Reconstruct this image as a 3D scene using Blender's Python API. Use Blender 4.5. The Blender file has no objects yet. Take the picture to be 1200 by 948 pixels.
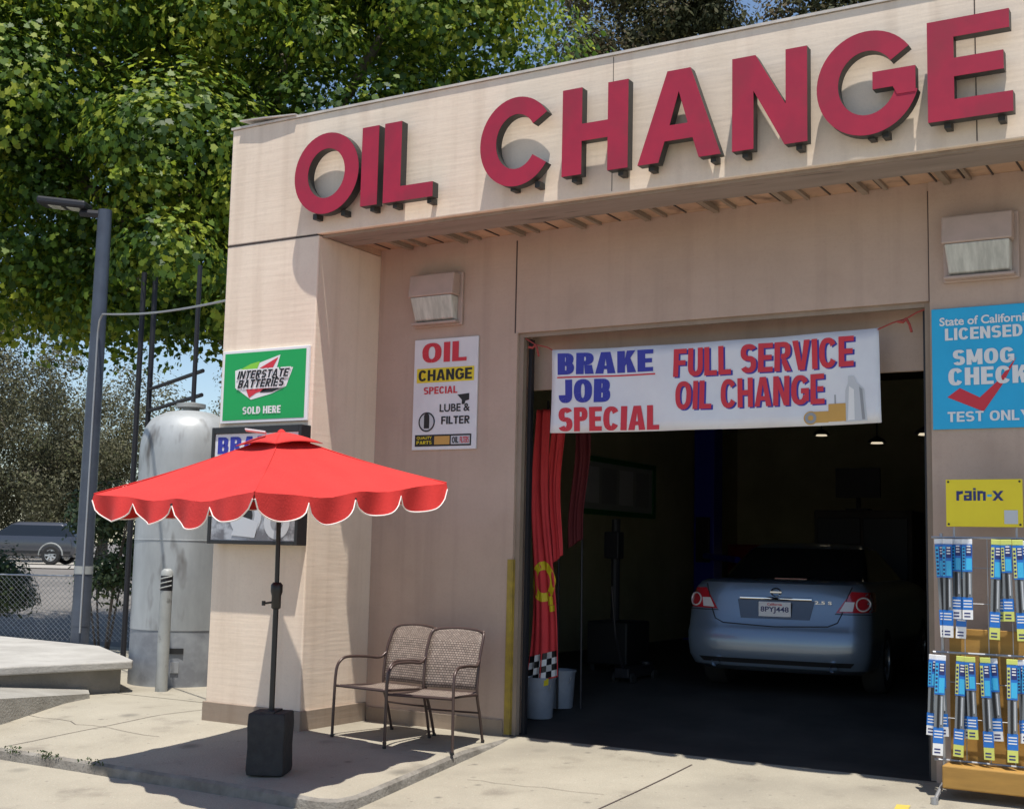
import bpy, bmesh, math, random
import numpy as np
from mathutils import Vector, Matrix

random.seed(7)
RNG = np.random.default_rng(11)
S = bpy.context.scene
COL = S.collection

# ------------------------------------------------------------------ camera
cam_d = bpy.data.cameras.new('camera')
cam_d.sensor_width = 36.0
cam_d.lens = 45.02
cam_d.clip_start = 0.1
cam_d.clip_end = 2000
cam = bpy.data.objects.new('camera', cam_d)
COL.objects.link(cam)
YAW, PIT, ROL = -0.5396, 0.1133, 0.0226
Fv = Vector((math.sin(YAW)*math.cos(PIT), math.cos(YAW)*math.cos(PIT), math.sin(PIT)))
R0 = Vector((math.cos(YAW), -math.sin(YAW), 0)); U0 = R0.cross(Fv)
Rv = R0*math.cos(ROL) + U0*math.sin(ROL); Uv = -R0*math.sin(ROL) + U0*math.cos(ROL)
M = Matrix((Rv, Uv, -Fv)).transposed().to_4x4()
M.translation = Vector((7.3842, -9.7944, 1.6))
cam.matrix_world = M
S.camera = cam

# ------------------------------------------------------------------ world, sun, exposure
SUN_DIR = Vector((0.165, -0.215, 1.0)).normalized()
w = bpy.data.worlds.new('World'); S.world = w; w.use_nodes = True
nt = w.node_tree; bg = nt.nodes['Background']
sky = nt.nodes.new('ShaderNodeTexSky'); sky.sky_type = 'NISHITA'; sky.sun_disc = False
sky.sun_elevation = math.asin(SUN_DIR.z)
sky.sun_rotation = math.atan2(SUN_DIR.x, SUN_DIR.y)
sky.air_density = 1.0; sky.dust_density = 0.35; sky.ozone_density = 1.6
nt.links.new(sky.outputs[0], bg.inputs[0]); bg.inputs[1].default_value = 0.12
sl = bpy.data.lights.new('sun', 'SUN'); sl.energy = 5.0; sl.angle = math.radians(0.53); sl.color = (1.0, 0.95, 0.87)
so = bpy.data.objects.new('sun', sl); COL.objects.link(so)
so.rotation_euler = SUN_DIR.to_track_quat('Z', 'Y').to_euler()
so.location = (10, -10, 40)
S.view_settings.view_transform = 'Standard'; S.view_settings.look = 'None'
S.view_settings.exposure = 0.27; S.view_settings.gamma = 1.0; S.view_settings.use_curve_mapping = False
S.render.engine = 'CYCLES'
S.cycles.max_bounces = 8; S.cycles.diffuse_bounces = 4; S.cycles.transparent_max_bounces = 12
S.cycles.use_denoising = True

# ------------------------------------------------------------------ materials
MATS = {}
def mat(name, c, rough=0.6, metal=0.0, c2=None, scale=4.0, detail=4.0, bump=0.0, bscale=None, spec=0.5, coat=0.0,
        stretch=None, contrast=(0.35, 0.65), trans=0.0, emit=None, estr=0.0, alpha=1.0, c3=None, s3=40.0, c3lim=(0.6, 0.7)):
    m = bpy.data.materials.new(name); m.use_nodes = True
    N, L = m.node_tree.nodes, m.node_tree.links
    b = N['Principled BSDF']
    b.inputs['Base Color'].default_value = (*c, 1); b.inputs['Roughness'].default_value = rough
    b.inputs['Metallic'].default_value = metal; b.inputs['Specular IOR Level'].default_value = spec
    b.inputs['Coat Weight'].default_value = coat; b.inputs['Transmission Weight'].default_value = trans
    b.inputs['Alpha'].default_value = alpha
    if emit: b.inputs['Emission Color'].default_value = (*emit, 1); b.inputs['Emission Strength'].default_value = estr
    tc = N.new('ShaderNodeTexCoord'); mp = N.new('ShaderNodeMapping'); L.new(tc.outputs['Object'], mp.inputs[0])
    if stretch: mp.inputs['Scale'].default_value = stretch
    if c2:
        n = N.new('ShaderNodeTexNoise'); n.inputs['Scale'].default_value = scale; n.inputs['Detail'].default_value = detail
        n.inputs['Roughness'].default_value = 0.62
        L.new(mp.outputs[0], n.inputs['Vector'])
        r = N.new('ShaderNodeMapRange'); r.inputs[1].default_value = contrast[0]; r.inputs[2].default_value = contrast[1]
        L.new(n.outputs[0], r.inputs[0])
        mx = N.new('ShaderNodeMix'); mx.data_type = 'RGBA'
        mx.inputs['A'].default_value = (*c, 1); mx.inputs['B'].default_value = (*c2, 1)
        L.new(r.outputs[0], mx.inputs['Factor']); out = mx.outputs['Result']
        if c3:
            n3 = N.new('ShaderNodeTexNoise'); n3.inputs['Scale'].default_value = s3; n3.inputs['Detail'].default_value = 3
            L.new(mp.outputs[0], n3.inputs['Vector'])
            r3 = N.new('ShaderNodeMapRange'); r3.inputs[1].default_value = c3lim[0]; r3.inputs[2].default_value = c3lim[1]
            L.new(n3.outputs[0], r3.inputs[0])
            m3 = N.new('ShaderNodeMix'); m3.data_type = 'RGBA'; m3.inputs['B'].default_value = (*c3, 1)
            L.new(out, m3.inputs['A']); L.new(r3.outputs[0], m3.inputs['Factor']); out = m3.outputs['Result']
        L.new(out, b.inputs['Base Color'])
    if bump:
        nb = N.new('ShaderNodeTexNoise'); nb.inputs['Scale'].default_value = bscale or scale*6; nb.inputs['Detail'].default_value = 5
        L.new(mp.outputs[0], nb.inputs['Vector'])
        bp = N.new('ShaderNodeBump'); bp.inputs['Strength'].default_value = bump; bp.inputs['Distance'].default_value = 0.02
        L.new(nb.outputs[0], bp.inputs['Height']); L.new(bp.outputs[0], b.inputs['Normal'])
    MATS[name] = m
    return m

def stucco(name, c, c2, streak, boards=True):
    """painted wall: blotchy paint, fine horizontal board lines, rain streaks."""
    m = mat(name, c, 0.85, c2=c2, scale=1.3, detail=6, spec=0.25)
    N, L = m.node_tree.nodes, m.node_tree.links; b = N['Principled BSDF']
    prev = b.inputs['Base Color'].links[0].from_socket
    tc = N.new('ShaderNodeTexCoord'); mp = N.new('ShaderNodeMapping'); mp.inputs['Scale'].default_value = (7, 7, 0.35)
    L.new(tc.outputs['Object'], mp.inputs[0])
    n = N.new('ShaderNodeTexNoise'); n.inputs['Scale'].default_value = 1.0; n.inputs['Detail'].default_value = 6; L.new(mp.outputs[0], n.inputs['Vector'])
    r = N.new('ShaderNodeMapRange'); r.inputs[1].default_value = 0.52; r.inputs[2].default_value = 0.8; r.inputs[4].default_value = 0.55
    L.new(n.outputs[0], r.inputs[0])
    mx = N.new('ShaderNodeMix'); mx.data_type = 'RGBA'; mx.inputs['B'].default_value = (*streak, 1)
    L.new(prev, mx.inputs['A']); L.new(r.outputs[0], mx.inputs['Factor']); L.new(mx.outputs['Result'], b.inputs['Base Color'])
    prev = b.inputs['Base Color'].links[0].from_socket
    for sc_, lo, hi, amt, dk in ((38.0, .50, .72, .10, .55), (2.3, .56, .70, .22, .72), (160.0, .5, .75, .14, .6)):
        ng = N.new('ShaderNodeTexNoise'); ng.inputs['Scale'].default_value = sc_; ng.inputs['Detail'].default_value = 5; L.new(tc.outputs['Object'], ng.inputs['Vector'])
        rg_ = N.new('ShaderNodeMapRange'); rg_.inputs[1].default_value = lo; rg_.inputs[2].default_value = hi; rg_.inputs[4].default_value = amt; L.new(ng.outputs[0], rg_.inputs[0])
        mg = N.new('ShaderNodeMix'); mg.data_type = 'RGBA'; mg.inputs['B'].default_value = (c[0]*dk, c[1]*dk*.95, c[2]*dk*.9, 1)
        L.new(prev, mg.inputs['A']); L.new(rg_.outputs[0], mg.inputs['Factor']); prev = mg.outputs['Result']
    L.new(prev, b.inputs['Base Color'])
    mp2 = N.new('ShaderNodeMapping'); mp2.inputs['Scale'].default_value = (2.0, 2.0, 26) if boards else (30, 30, 30)
    L.new(tc.outputs['Object'], mp2.inputs[0])
    n2 = N.new('ShaderNodeTexNoise'); n2.inputs['Scale'].default_value = 1.0; n2.inputs['Detail'].default_value = 8; L.new(mp2.outputs[0], n2.inputs['Vector'])
    bp = N.new('ShaderNodeBump'); bp.inputs['Strength'].default_value = 0.10; bp.inputs['Distance'].default_value = 0.02
    L.new(n2.outputs[0], bp.inputs['Height']); L.new(bp.outputs[0], b.inputs['Normal'])
    return m

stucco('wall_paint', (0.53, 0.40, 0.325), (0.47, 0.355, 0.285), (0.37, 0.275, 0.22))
stucco('fascia_sunlit_paint', (0.86, 0.72, 0.58), (0.80, 0.66, 0.525), (0.62, 0.49, 0.375))  # fascia and column: wall paint made paler, with sunlight put into its colour
stucco('trim_paint', (0.33, 0.265, 0.21), (0.27, 0.21, 0.16), (0.2, 0.15, 0.11))
mat('soffit_board', (0.56, 0.37, 0.25), 0.8, c2=(0.40, 0.26, 0.18), scale=2.2, detail=7, c3=(0.2, 0.13, 0.09), s3=5, c3lim=(0.55, 0.72))
mat('soffit_beam', (0.33, 0.275, 0.24), 0.85, c2=(0.26, 0.215, 0.185), scale=2, detail=7, stretch=(.5, 4, 4), c3=(0.13, 0.1, 0.085), s3=4, c3lim=(0.6, 0.75))
mat('groove', (0.07, 0.05, 0.045), 0.9)
mat('flashing', (0.66, 0.6, 0.54), 0.5, c2=(0.5, 0.45, 0.4), scale=6)
mat('letter_red', (0.40, 0.013, 0.045), 0.55, c2=(0.34, 0.012, 0.042), scale=5, c3=(0.28, 0.02, 0.04), s3=3, c3lim=(0.5, 0.75))
mat('letter_return', (0.03, 0.03, 0.028), 0.5)
mat('white_panel', (0.78, 0.78, 0.8), 0.5, c2=(0.70, 0.70, 0.73), scale=3)
mat('banner_vinyl', (0.76, 0.78, 0.82), 0.45, c2=(0.70, 0.71, 0.76), scale=2.5)
mat('ink_blue', (0.03, 0.04, 0.36), 0.5)
mat('ink_red', (0.62, 0.03, 0.05), 0.5)
mat('ink_black', (0.012, 0.012, 0.014), 0.5)
mat('ink_yellow', (0.78, 0.62, 0.02), 0.5)
mat('ink_white', (0.8, 0.8, 0.8), 0.5)
mat('ink_grey', (0.3, 0.31, 0.33), 0.5)
mat('ink_gold', (0.6, 0.34, 0.08), 0.5)
mat('ink_lightgrey', (0.55, 0.57, 0.6), 0.5)
mat('ink_green', (0.25, 0.62, 0.05), 0.5)
mat('ink_navy', (0.02, 0.03, 0.15), 0.5)
mat('frame_green', (0.008, 0.16, 0.03), 0.5)
mat('sign_green', (0.006, 0.36, 0.085), 0.4)
mat('sign_cyan', (0.012, 0.44, 0.78), 0.4, c2=(0.012, 0.40, 0.72), scale=2)
mat('sign_yellow', (0.86, 0.70, 0.015), 0.35, c2=(0.8, 0.62, 0.015), scale=3)
mat('photo_paper', (0.42, 0.44, 0.48), 0.3, c2=(0.15, 0.15, 0.17), scale=5, contrast=(0.45, 0.6))
mat('black_frame', (0.018, 0.018, 0.02), 0.4)
mat('canopy_red', (0.62, 0.030, 0.025), 0.85, c2=(0.50, 0.024, 0.021), scale=2.2, detail=7, bump=0.15, bscale=60)
mat('piping_white', (0.8, 0.72, 0.68), 0.7)
mat('black_metal', (0.016, 0.015, 0.015), 0.4)
mat('bag_black', (0.022, 0.022, 0.024), 0.85, c2=(0.035, 0.035, 0.036), scale=12, bump=0.4, bscale=20)
mat('chair_metal', (0.07, 0.045, 0.04), 0.35, metal=0.2)
mat('concrete_pad', (0.375, 0.34, 0.27), 0.9, c2=(0.31, 0.28, 0.22), scale=1.1, detail=8, bump=0.35, bscale=70, c3=(0.20, 0.175, 0.14), s3=2.2, c3lim=(0.60, 0.80))
def grime(name):
    """aggregate speckle, gum and oil spots in the concrete."""
    m = MATS[name]; N, L = m.node_tree.nodes, m.node_tree.links; b = N['Principled BSDF']; prev = b.inputs['Base Color'].links[0].from_socket
    tc = N.new('ShaderNodeTexCoord')
    for kind, sc_, lo, hi, amt, col in (('n', 120, .52, .70, .5, (.2,.18,.15)), ('n', 60, .60, .72, .5, (.50,.46,.38)), ('v', 2.6, .10, .02, .75, (.11,.1,.085)), ('v', 7.0, .12, .05, .6, (.16,.14,.12)), ('n', .7, .52, .72, .55, (.20,.18,.145)), ('v', 1.1, .13, .03, .7, (.13,.12,.1))):
        n = N.new('ShaderNodeTexNoise' if kind == 'n' else 'ShaderNodeTexVoronoi'); n.inputs['Scale'].default_value = sc_
        if kind == 'n': n.inputs['Detail'].default_value = 6
        L.new(tc.outputs['Object'], n.inputs['Vector'])
        r = N.new('ShaderNodeMapRange'); r.inputs[1].default_value = lo; r.inputs[2].default_value = hi; r.inputs[4].default_value = amt
        L.new(n.outputs[0], r.inputs[0]); mx = N.new('ShaderNodeMix'); mx.data_type = 'RGBA'; mx.inputs['B'].default_value = (*col, 1)
        L.new(prev, mx.inputs['A']); L.new(r.outputs[0], mx.inputs['Factor']); prev = mx.outputs['Result']
    L.new(prev, b.inputs['Base Color'])
grime('concrete_pad')
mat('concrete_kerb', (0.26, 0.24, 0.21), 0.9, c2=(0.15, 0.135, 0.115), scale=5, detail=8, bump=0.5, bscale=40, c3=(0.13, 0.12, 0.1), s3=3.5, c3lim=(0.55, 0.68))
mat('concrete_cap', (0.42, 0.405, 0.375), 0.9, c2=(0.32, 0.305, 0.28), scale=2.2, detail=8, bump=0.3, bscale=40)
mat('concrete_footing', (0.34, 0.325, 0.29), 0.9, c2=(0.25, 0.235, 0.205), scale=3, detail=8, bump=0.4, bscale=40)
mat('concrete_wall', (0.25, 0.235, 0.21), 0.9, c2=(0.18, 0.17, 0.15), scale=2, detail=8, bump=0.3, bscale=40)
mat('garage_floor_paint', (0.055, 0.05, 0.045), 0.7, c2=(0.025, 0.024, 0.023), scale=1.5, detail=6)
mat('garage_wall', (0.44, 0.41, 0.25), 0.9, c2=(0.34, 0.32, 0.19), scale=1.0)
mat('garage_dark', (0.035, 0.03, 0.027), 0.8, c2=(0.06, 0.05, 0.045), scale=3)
mat('asphalt', (0.17, 0.155, 0.14), 0.95, c2=(0.12, 0.11, 0.1), scale=0.8, detail=8)
mat('street_mat', (0.38, 0.355, 0.31), 0.95, c2=(0.30, 0.28, 0.25), scale=0.5, detail=8)
mat('soil', (0.13, 0.105, 0.075), 1.0, c2=(0.085, 0.07, 0.05), scale=2, detail=8, bump=0.6, bscale=20)
mat('steel_blue', (0.085, 0.10, 0.13), 0.45, metal=0.3, c2=(0.065, 0.075, 0.1), scale=3)
mat('dark_steel', (0.025, 0.025, 0.03), 0.5, metal=0.3)
mat('grey_paint', (0.36, 0.37, 0.36), 0.5, c2=(0.27, 0.28, 0.27), scale=3, c3=(0.18, 0.18, 0.17), s3=9, c3lim=(0.62, 0.72))
mat('tank_paint', (0.42, 0.44, 0.45), 0.45, metal=0.1, c2=(0.28, 0.295, 0.30), scale=1.2, detail=8, stretch=(1.5, 1.5, 0.5), c3=(0.12, 0.11, 0.1), s3=3, c3lim=(0.6, 0.75))
mat('tank_base', (0.31, 0.33, 0.35), 0.6, c2=(0.18, 0.19, 0.21), scale=3)
mat('galvanised', (0.42, 0.43, 0.45), 0.45, metal=0.7)
mat('chrome', (0.75, 0.76, 0.78), 0.12, metal=1.0)
mat('car_blue', (0.19, 0.245, 0.315), 0.30, metal=0.5, coat=0.7)
mat('car_dark', (0.065, 0.07, 0.085), 0.25, metal=0.4, coat=0.6)
mat('car_glass', (0.012, 0.014, 0.016), 0.05, coat=0.5)
mat('tail_red', (0.42, 0.02, 0.03), 0.15, coat=1.0)
mat('tail_clear', (0.7, 0.66, 0.66), 0.15, coat=1.0)
mat('rubber', (0.02, 0.02, 0.02), 0.85)
mat('plastic_black', (0.012, 0.012, 0.013), 0.6)
mat('plate_white', (0.72, 0.73, 0.76), 0.4)
mat('alloy', (0.55, 0.56, 0.58), 0.3, metal=0.8)
mat('lift_blue', (0.02, 0.03, 0.42), 0.4)
mat('lamp_housing', (0.50, 0.38, 0.33), 0.6, c2=(0.42, 0.33, 0.28), scale=4)
mat('lens_frost', (0.62, 0.62, 0.56), 0.25, c2=(0.42, 0.42, 0.38), scale=6, stretch=(3, 1, 0.6), spec=0.6)
mat('yellow_guard', (0.42, 0.30, 0.035), 0.6, c2=(0.25, 0.18, 0.04), scale=6, detail=8)
mat('road_yellow', (0.62, 0.47, 0.05), 0.8, c2=(0.40, 0.32, 0.09), scale=9, detail=8)
mat('road_white', (0.6, 0.58, 0.52), 0.85, c2=(0.42, 0.39, 0.33), scale=9, detail=8)
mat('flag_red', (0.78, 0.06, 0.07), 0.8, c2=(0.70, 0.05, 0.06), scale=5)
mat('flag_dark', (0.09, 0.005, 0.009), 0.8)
mat('bucket_grey', (0.33, 0.36, 0.42), 0.5, c2=(0.25, 0.28, 0.33), scale=4)
mat('board_brown', (0.42, 0.23, 0.05), 0.7, c2=(0.33, 0.18, 0.04), scale=3, stretch=(1, 1, 6))
mat('blade_blue', (0.015, 0.16, 0.55), 0.3)
mat('blade_sky', (0.05, 0.45, 0.75), 0.3)
mat('blade_lime', (0.62, 0.66, 0.16), 0.35)
mat('blade_clear', (0.17, 0.19, 0.21), 0.15, spec=0.8)
mat('bark', (0.11, 0.085, 0.065), 0.95, c2=(0.2, 0.17, 0.14), scale=5, detail=6, stretch=(1, 1, 0.3), bump=0.6, bscale=14)
mat('rope_red', (0.35, 0.06, 0.05), 0.9)
mat('whiteboard', (0.35, 0.37, 0.38), 0.3)
mat('lamp_glow', (0.9, 0.85, 0.7), 0.5, emit=(1.0, 0.86, 0.62), estr=0.6)
mat('tool_red', (0.22, 0.012, 0.012), 0.35)
mat('brown_far', (0.20, 0.085, 0.05), 0.8)

def weave(name, c, c2):
    m = mat(name, c, 0.55, spec=0.6)
    N, L = m.node_tree.nodes, m.node_tree.links; b = N['Principled BSDF']
    tc = N.new('ShaderNodeTexCoord')
    ch = N.new('ShaderNodeTexBrick'); ch.inputs['Scale'].default_value = 1.0
    ch.inputs['Color1'].default_value = (*c, 1); ch.inputs['Color2'].default_value = (*c2, 1); ch.inputs['Mortar'].default_value = (0.05, 0.038, 0.033, 1)
    ch.inputs['Mortar Size'].default_value = 0.0024; ch.inputs['Brick Width'].default_value = 0.026; ch.inputs['Row Height'].default_value = 0.017
    L.new(tc.outputs['UV'], ch.inputs['Vector']); L.new(ch.outputs['Color'], b.inputs['Base Color'])
    inv = N.new('ShaderNodeMath'); inv.operation = 'SUBTRACT'; inv.inputs[0].default_value = 1.0; L.new(ch.outputs['Fac'], inv.inputs[1])
    bp = N.new('ShaderNodeBump'); bp.inputs['Strength'].default_value = 0.5; bp.inputs['Distance'].default_value = 0.004
    L.new(inv.outputs[0], bp.inputs['Height']); L.new(bp.outputs[0], b.inputs['Normal'])
    return m
weave('sling', (0.34, 0.27, 0.225), (0.22, 0.17, 0.14))

def leafmat(name, cols, rough=0.5, transl=0.3, vary=2.2):
    """each leaf its own tint; thin leaves let light through."""
    m = bpy.data.materials.new(name); m.use_nodes = True
    N, L = m.node_tree.nodes, m.node_tree.links; b = N['Principled BSDF']; out = N['Material Output']
    g = N.new('ShaderNodeNewGeometry'); r = N.new('ShaderNodeValToRGB'); e = r.color_ramp.elements
    e[0].color = (*cols[0], 1); e[1].color = (*cols[-1], 1)
    for i, c in enumerate(cols[1:-1]): x = e.new((i+1)/(len(cols)-1)); x.color = (*c, 1)
    b.inputs['Roughness'].default_value = rough; b.inputs['Specular IOR Level'].default_value = 0.35
    tc = N.new('ShaderNodeTexCoord'); nz = N.new('ShaderNodeTexNoise'); nz.inputs['Scale'].default_value = 0.55; nz.inputs['Detail'].default_value = 2
    L.new(tc.outputs['Object'], nz.inputs['Vector'])
    ad_ = N.new('ShaderNodeMath'); ad_.operation = 'MULTIPLY_ADD'; ad_.inputs[1].default_value = vary; ad_.inputs[2].default_value = -.5*vary
    L.new(nz.outputs[0], ad_.inputs[0]); sm_ = N.new('ShaderNodeMath'); sm_.operation = 'ADD'; sm_.use_clamp = True
    L.new(ad_.outputs[0], sm_.inputs[0]); L.new(g.outputs['Random Per Island'], sm_.inputs[1]); L.new(sm_.outputs[0], r.inputs[0])
    L.new(r.outputs[0], b.inputs['Base Color'])
    t = N.new('ShaderNodeBsdfTranslucent')
    hs = N.new('ShaderNodeHueSaturation'); hs.inputs['Value'].default_value = 1.5; hs.inputs['Hue'].default_value = 0.485
    L.new(r.outputs[0], hs.inputs['Color']); L.new(hs.outputs[0], t.inputs[0])
    mx = N.new('ShaderNodeMixShader'); mx.inputs[0].default_value = transl
    L.new(b.outputs[0], mx.inputs[1]); L.new(t.outputs[0], mx.inputs[2]); L.new(mx.outputs[0], out.inputs[0])
    MATS[name] = m
leafmat('leaf_green', [(0.036, 0.08, 0.014), (0.05, 0.105, 0.016), (0.07, 0.14, 0.018), (0.12, 0.20, 0.022), (0.22, 0.30, 0.03), (0.34, 0.39, 0.05)], transl=0.48)
leafmat('leaf_grey', [(0.075, 0.075, 0.04), (0.10, 0.10, 0.05), (0.135, 0.125, 0.075), (0.105, 0.115, 0.05)], rough=.7, transl=0.25)
leafmat('leaf_dark', [(0.05, 0.055, 0.02), (0.075, 0.08, 0.03), (0.10, 0.095, 0.04), (0.13, 0.095, 0.05)], rough=.75, transl=0.3)
leafmat('leaf_hedge', [(0.035, 0.06, 0.022), (0.05, 0.08, 0.03), (0.07, 0.095, 0.035)], transl=0.2)

# ------------------------------------------------------------------ mesh helper
def root_origin(p):
    while p.parent: p = p.parent
    return p.location.copy()

class MB:
    """collects shapes and links them as ONE mesh object."""
    def __init__(s): s.v = []; s.f = []; s.m = []; s.uv = {}
    def add(s, vs, fs, mi=0):
        o = len(s.v); s.v += [tuple(x) for x in vs]
        for f in fs: s.f.append(tuple(o+i for i in f)); s.m.append(mi)
        return o
    def box(s, x0, x1, y0, y1, z0, z1, mi=0):
        s.add([(x0,y0,z0),(x1,y0,z0),(x1,y1,z0),(x0,y1,z0),(x0,y0,z1),(x1,y0,z1),(x1,y1,z1),(x0,y1,z1)],
              [(0,3,2,1),(4,5,6,7),(0,1,5,4),(1,2,6,5),(2,3,7,6),(3,0,4,7)], mi); return s
    def obox(s, c, ax, ay, az, mi=0):
        c, ax, ay, az = map(Vector, (c, ax, ay, az))
        vs = [c+i*ax+j*ay+k*az for k in (-1,1) for j in (-1,1) for i in (-1,1)]
        s.add(vs, [(0,2,3,1),(4,5,7,6),(0,1,5,4),(1,3,7,5),(3,2,6,7),(2,0,4,6)], mi); return s
    def prism(s, poly, y0, y1, mi=0):
        """polygon in (x, z), extruded between two y planes (y0 is the front)."""
        n = len(poly); a = sum(poly[i][0]*poly[(i+1)%n][1]-poly[(i+1)%n][0]*poly[i][1] for i in range(n))
        if a < 0: poly = poly[::-1]
        vs = [(x,y0,z) for x,z in poly] + [(x,y1,z) for x,z in poly]
        s.add(vs, [tuple(range(n)), tuple(range(2*n-1, n-1, -1))] + [(i+n, (i+1)%n+n, (i+1)%n, i) for i in range(n)], mi); return s
    def slab(s, poly, z0, z1, mi=0):
        n = len(poly); a = sum(poly[i][0]*poly[(i+1)%n][1]-poly[(i+1)%n][0]*poly[i][1] for i in range(n))
        if a < 0: poly = poly[::-1]
        vs = [(x,y,z0) for x,y in poly] + [(x,y,z1) for x,y in poly]
        s.add(vs, [tuple(range(n-1,-1,-1)), tuple(range(n, 2*n))] + [(i, (i+1)%n, (i+1)%n+n, i+n) for i in range(n)], mi); return s
    def tube(s, pts, r, n=8, mi=0, caps=True):
        pts = [Vector(p) for p in pts]; rs = r if isinstance(r, (list, tuple)) else [r]*len(pts)
        t0 = (pts[1]-pts[0]).normalized(); up = Vector((0,0,1)) if abs(t0.z) < 0.95 else Vector((1,0,0))
        a = t0.cross(up).normalized(); rings = []; vs = []
        for i, p in enumerate(pts):
            t = (pts[min(i+1,len(pts)-1)]-pts[max(i-1,0)]).normalized()
            a = (a - t*a.dot(t)).normalized(); b = t.cross(a)
            vs += [p+rs[i]*(math.cos(2*math.pi*k/n)*a+math.sin(2*math.pi*k/n)*b) for k in range(n)]
        fs = []
        for i in range(len(pts)-1):
            for k in range(n): fs.append((i*n+k, i*n+(k+1)%n, (i+1)*n+(k+1)%n, (i+1)*n+k))
        if caps: fs += [tuple(range(n-1,-1,-1)), tuple(range((len(pts)-1)*n, len(pts)*n))]
        s.add(vs, fs, mi); return s
    def lathe(s, c, prof, n=32, mi=0, caps=True):
        vs = []; fs = []
        for r, z in prof: vs += [(c[0]+r*math.cos(2*math.pi*k/n), c[1]+r*math.sin(2*math.pi*k/n), c[2]+z) for k in range(n)]
        for i in range(len(prof)-1):
            for k in range(n): fs.append((i*n+k, i*n+(k+1)%n, (i+1)*n+(k+1)%n, (i+1)*n+k))
        if caps: fs += [tuple(range(n-1,-1,-1)), tuple(range((len(prof)-1)*n, len(prof)*n))]
        s.add(vs, fs, mi); return s
    def grid(s, fn, nu, nv, mi=0, flip=False, uvfn=None):
        vs = [fn(i/nu, j/nv) for j in range(nv+1) for i in range(nu+1)]
        fs = []
        for j in range(nv):
            for i in range(nu):
                q = (j*(nu+1)+i, j*(nu+1)+i+1, (j+1)*(nu+1)+i+1, (j+1)*(nu+1)+i)
                fs.append(q[::-1] if flip else q)
        o = s.add(vs, fs, mi)
        if uvfn:
            for j in range(nv+1):
                for i in range(nu+1): s.uv[o+j*(nu+1)+i] = uvfn(i/nu, j/nv)
        return s
    def build(s, name, mats, parent=None, bevel=0.0, smooth=None, solid=0.0, seg=2):
        if isinstance(mats, str): mats = [mats]
        o0 = root_origin(parent) if parent else Vector((0,0,0))
        me = bpy.data.meshes.new(name)
        me.from_pydata([tuple(Vector(v)-o0) for v in s.v], [], s.f)
        for m in mats: me.materials.append(MATS[m])
        me.polygons.foreach_set('material_index', s.m)
        if s.uv:
            ul = me.uv_layers.new(name='UVMap')
            for l in me.loops:
                if l.vertex_index in s.uv: ul.data[l.index].uv = s.uv[l.vertex_index]
        me.validate(); me.update()
        if smooth is not None:
            me.polygons.foreach_set('use_smooth', [True]*len(me.polygons))
            me.set_sharp_from_angle(angle=math.radians(smooth))
        o = bpy.data.objects.new(name, me); COL.objects.link(o)
        if parent: o.parent = parent
        if solid:
            md = o.modifiers.new('solid', 'SOLIDIFY'); md.thickness = solid; md.offset = 0
        if bevel:
            md = o.modifiers.new('bevel', 'BEVEL'); md.width = bevel; md.segments = seg; md.limit_method = 'ANGLE'; md.angle_limit = math.radians(40)
        return o

def tag(o, label=None, cat=None, group=None, kind=None):
    if label: o['label'] = label
    if cat: o['category'] = cat
    if group: o['group'] = group
    if kind: o['kind'] = kind
    return o
def thing(name, label, cat, loc, group=None):
    o = bpy.data.objects.new(name, None); COL.objects.link(o); o.location = loc; o.empty_display_size = 0.2
    return tag(o, label, cat, group)
def copy_tree(o, parent=None):
    c = o.copy(); COL.objects.link(c)
    if parent: c.parent = parent
    for ch in list(o.children): copy_tree(ch, c)
    return c
def struct(o): o['kind'] = 'structure'; return o

# ------------------------------------------------------------------ lettering
_tc = {}
def glyphs(txt, bold=0.0, shear=0.0, space=1.0):
    k = (txt, bold, shear, space)
    if k not in _tc:
        cu = bpy.data.curves.new('lettering_curve', 'FONT'); cu.body = txt; cu.offset = bold; cu.shear = shear; cu.space_character = space
        cu.resolution_u = 4
        ob = bpy.data.objects.new('lettering_tmp', cu); COL.objects.link(ob)
        dg = bpy.context.evaluated_depsgraph_get(); dg.update()
        me = bpy.data.meshes.new_from_object(ob.evaluated_get(dg))
        vs = [(v.co.x, v.co.y) for v in me.vertices]; fs = [tuple(p.vertices) for p in me.polygons]
        bpy.data.objects.remove(ob); bpy.data.curves.remove(cu); bpy.data.meshes.remove(me)
        _tc[k] = (vs, fs)
    return _tc[k]
def write(mb, txt, x0, x1, z0, z1, y, mi=0, bold=0.02, shear=0.0, space=1.0, fn=None):
    """flat lettering filling the box x0..x1, z0..z1 on the plane y (or through fn(x, z))."""
    vs, fs = glyphs(txt, bold, shear, space)
    ax, bx = min(v[0] for v in vs), max(v[0] for v in vs); az, bz = min(v[1] for v in vs), max(v[1] for v in vs)
    P = []
    for a, b in vs:
        x = x0+(a-ax)/(bx-ax)*(x1-x0); z = z0+(b-az)/(bz-az)*(z1-z0)
        P.append(fn(x, z) if fn else (x, y, z))
    mb.add(P, fs, mi)
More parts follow.
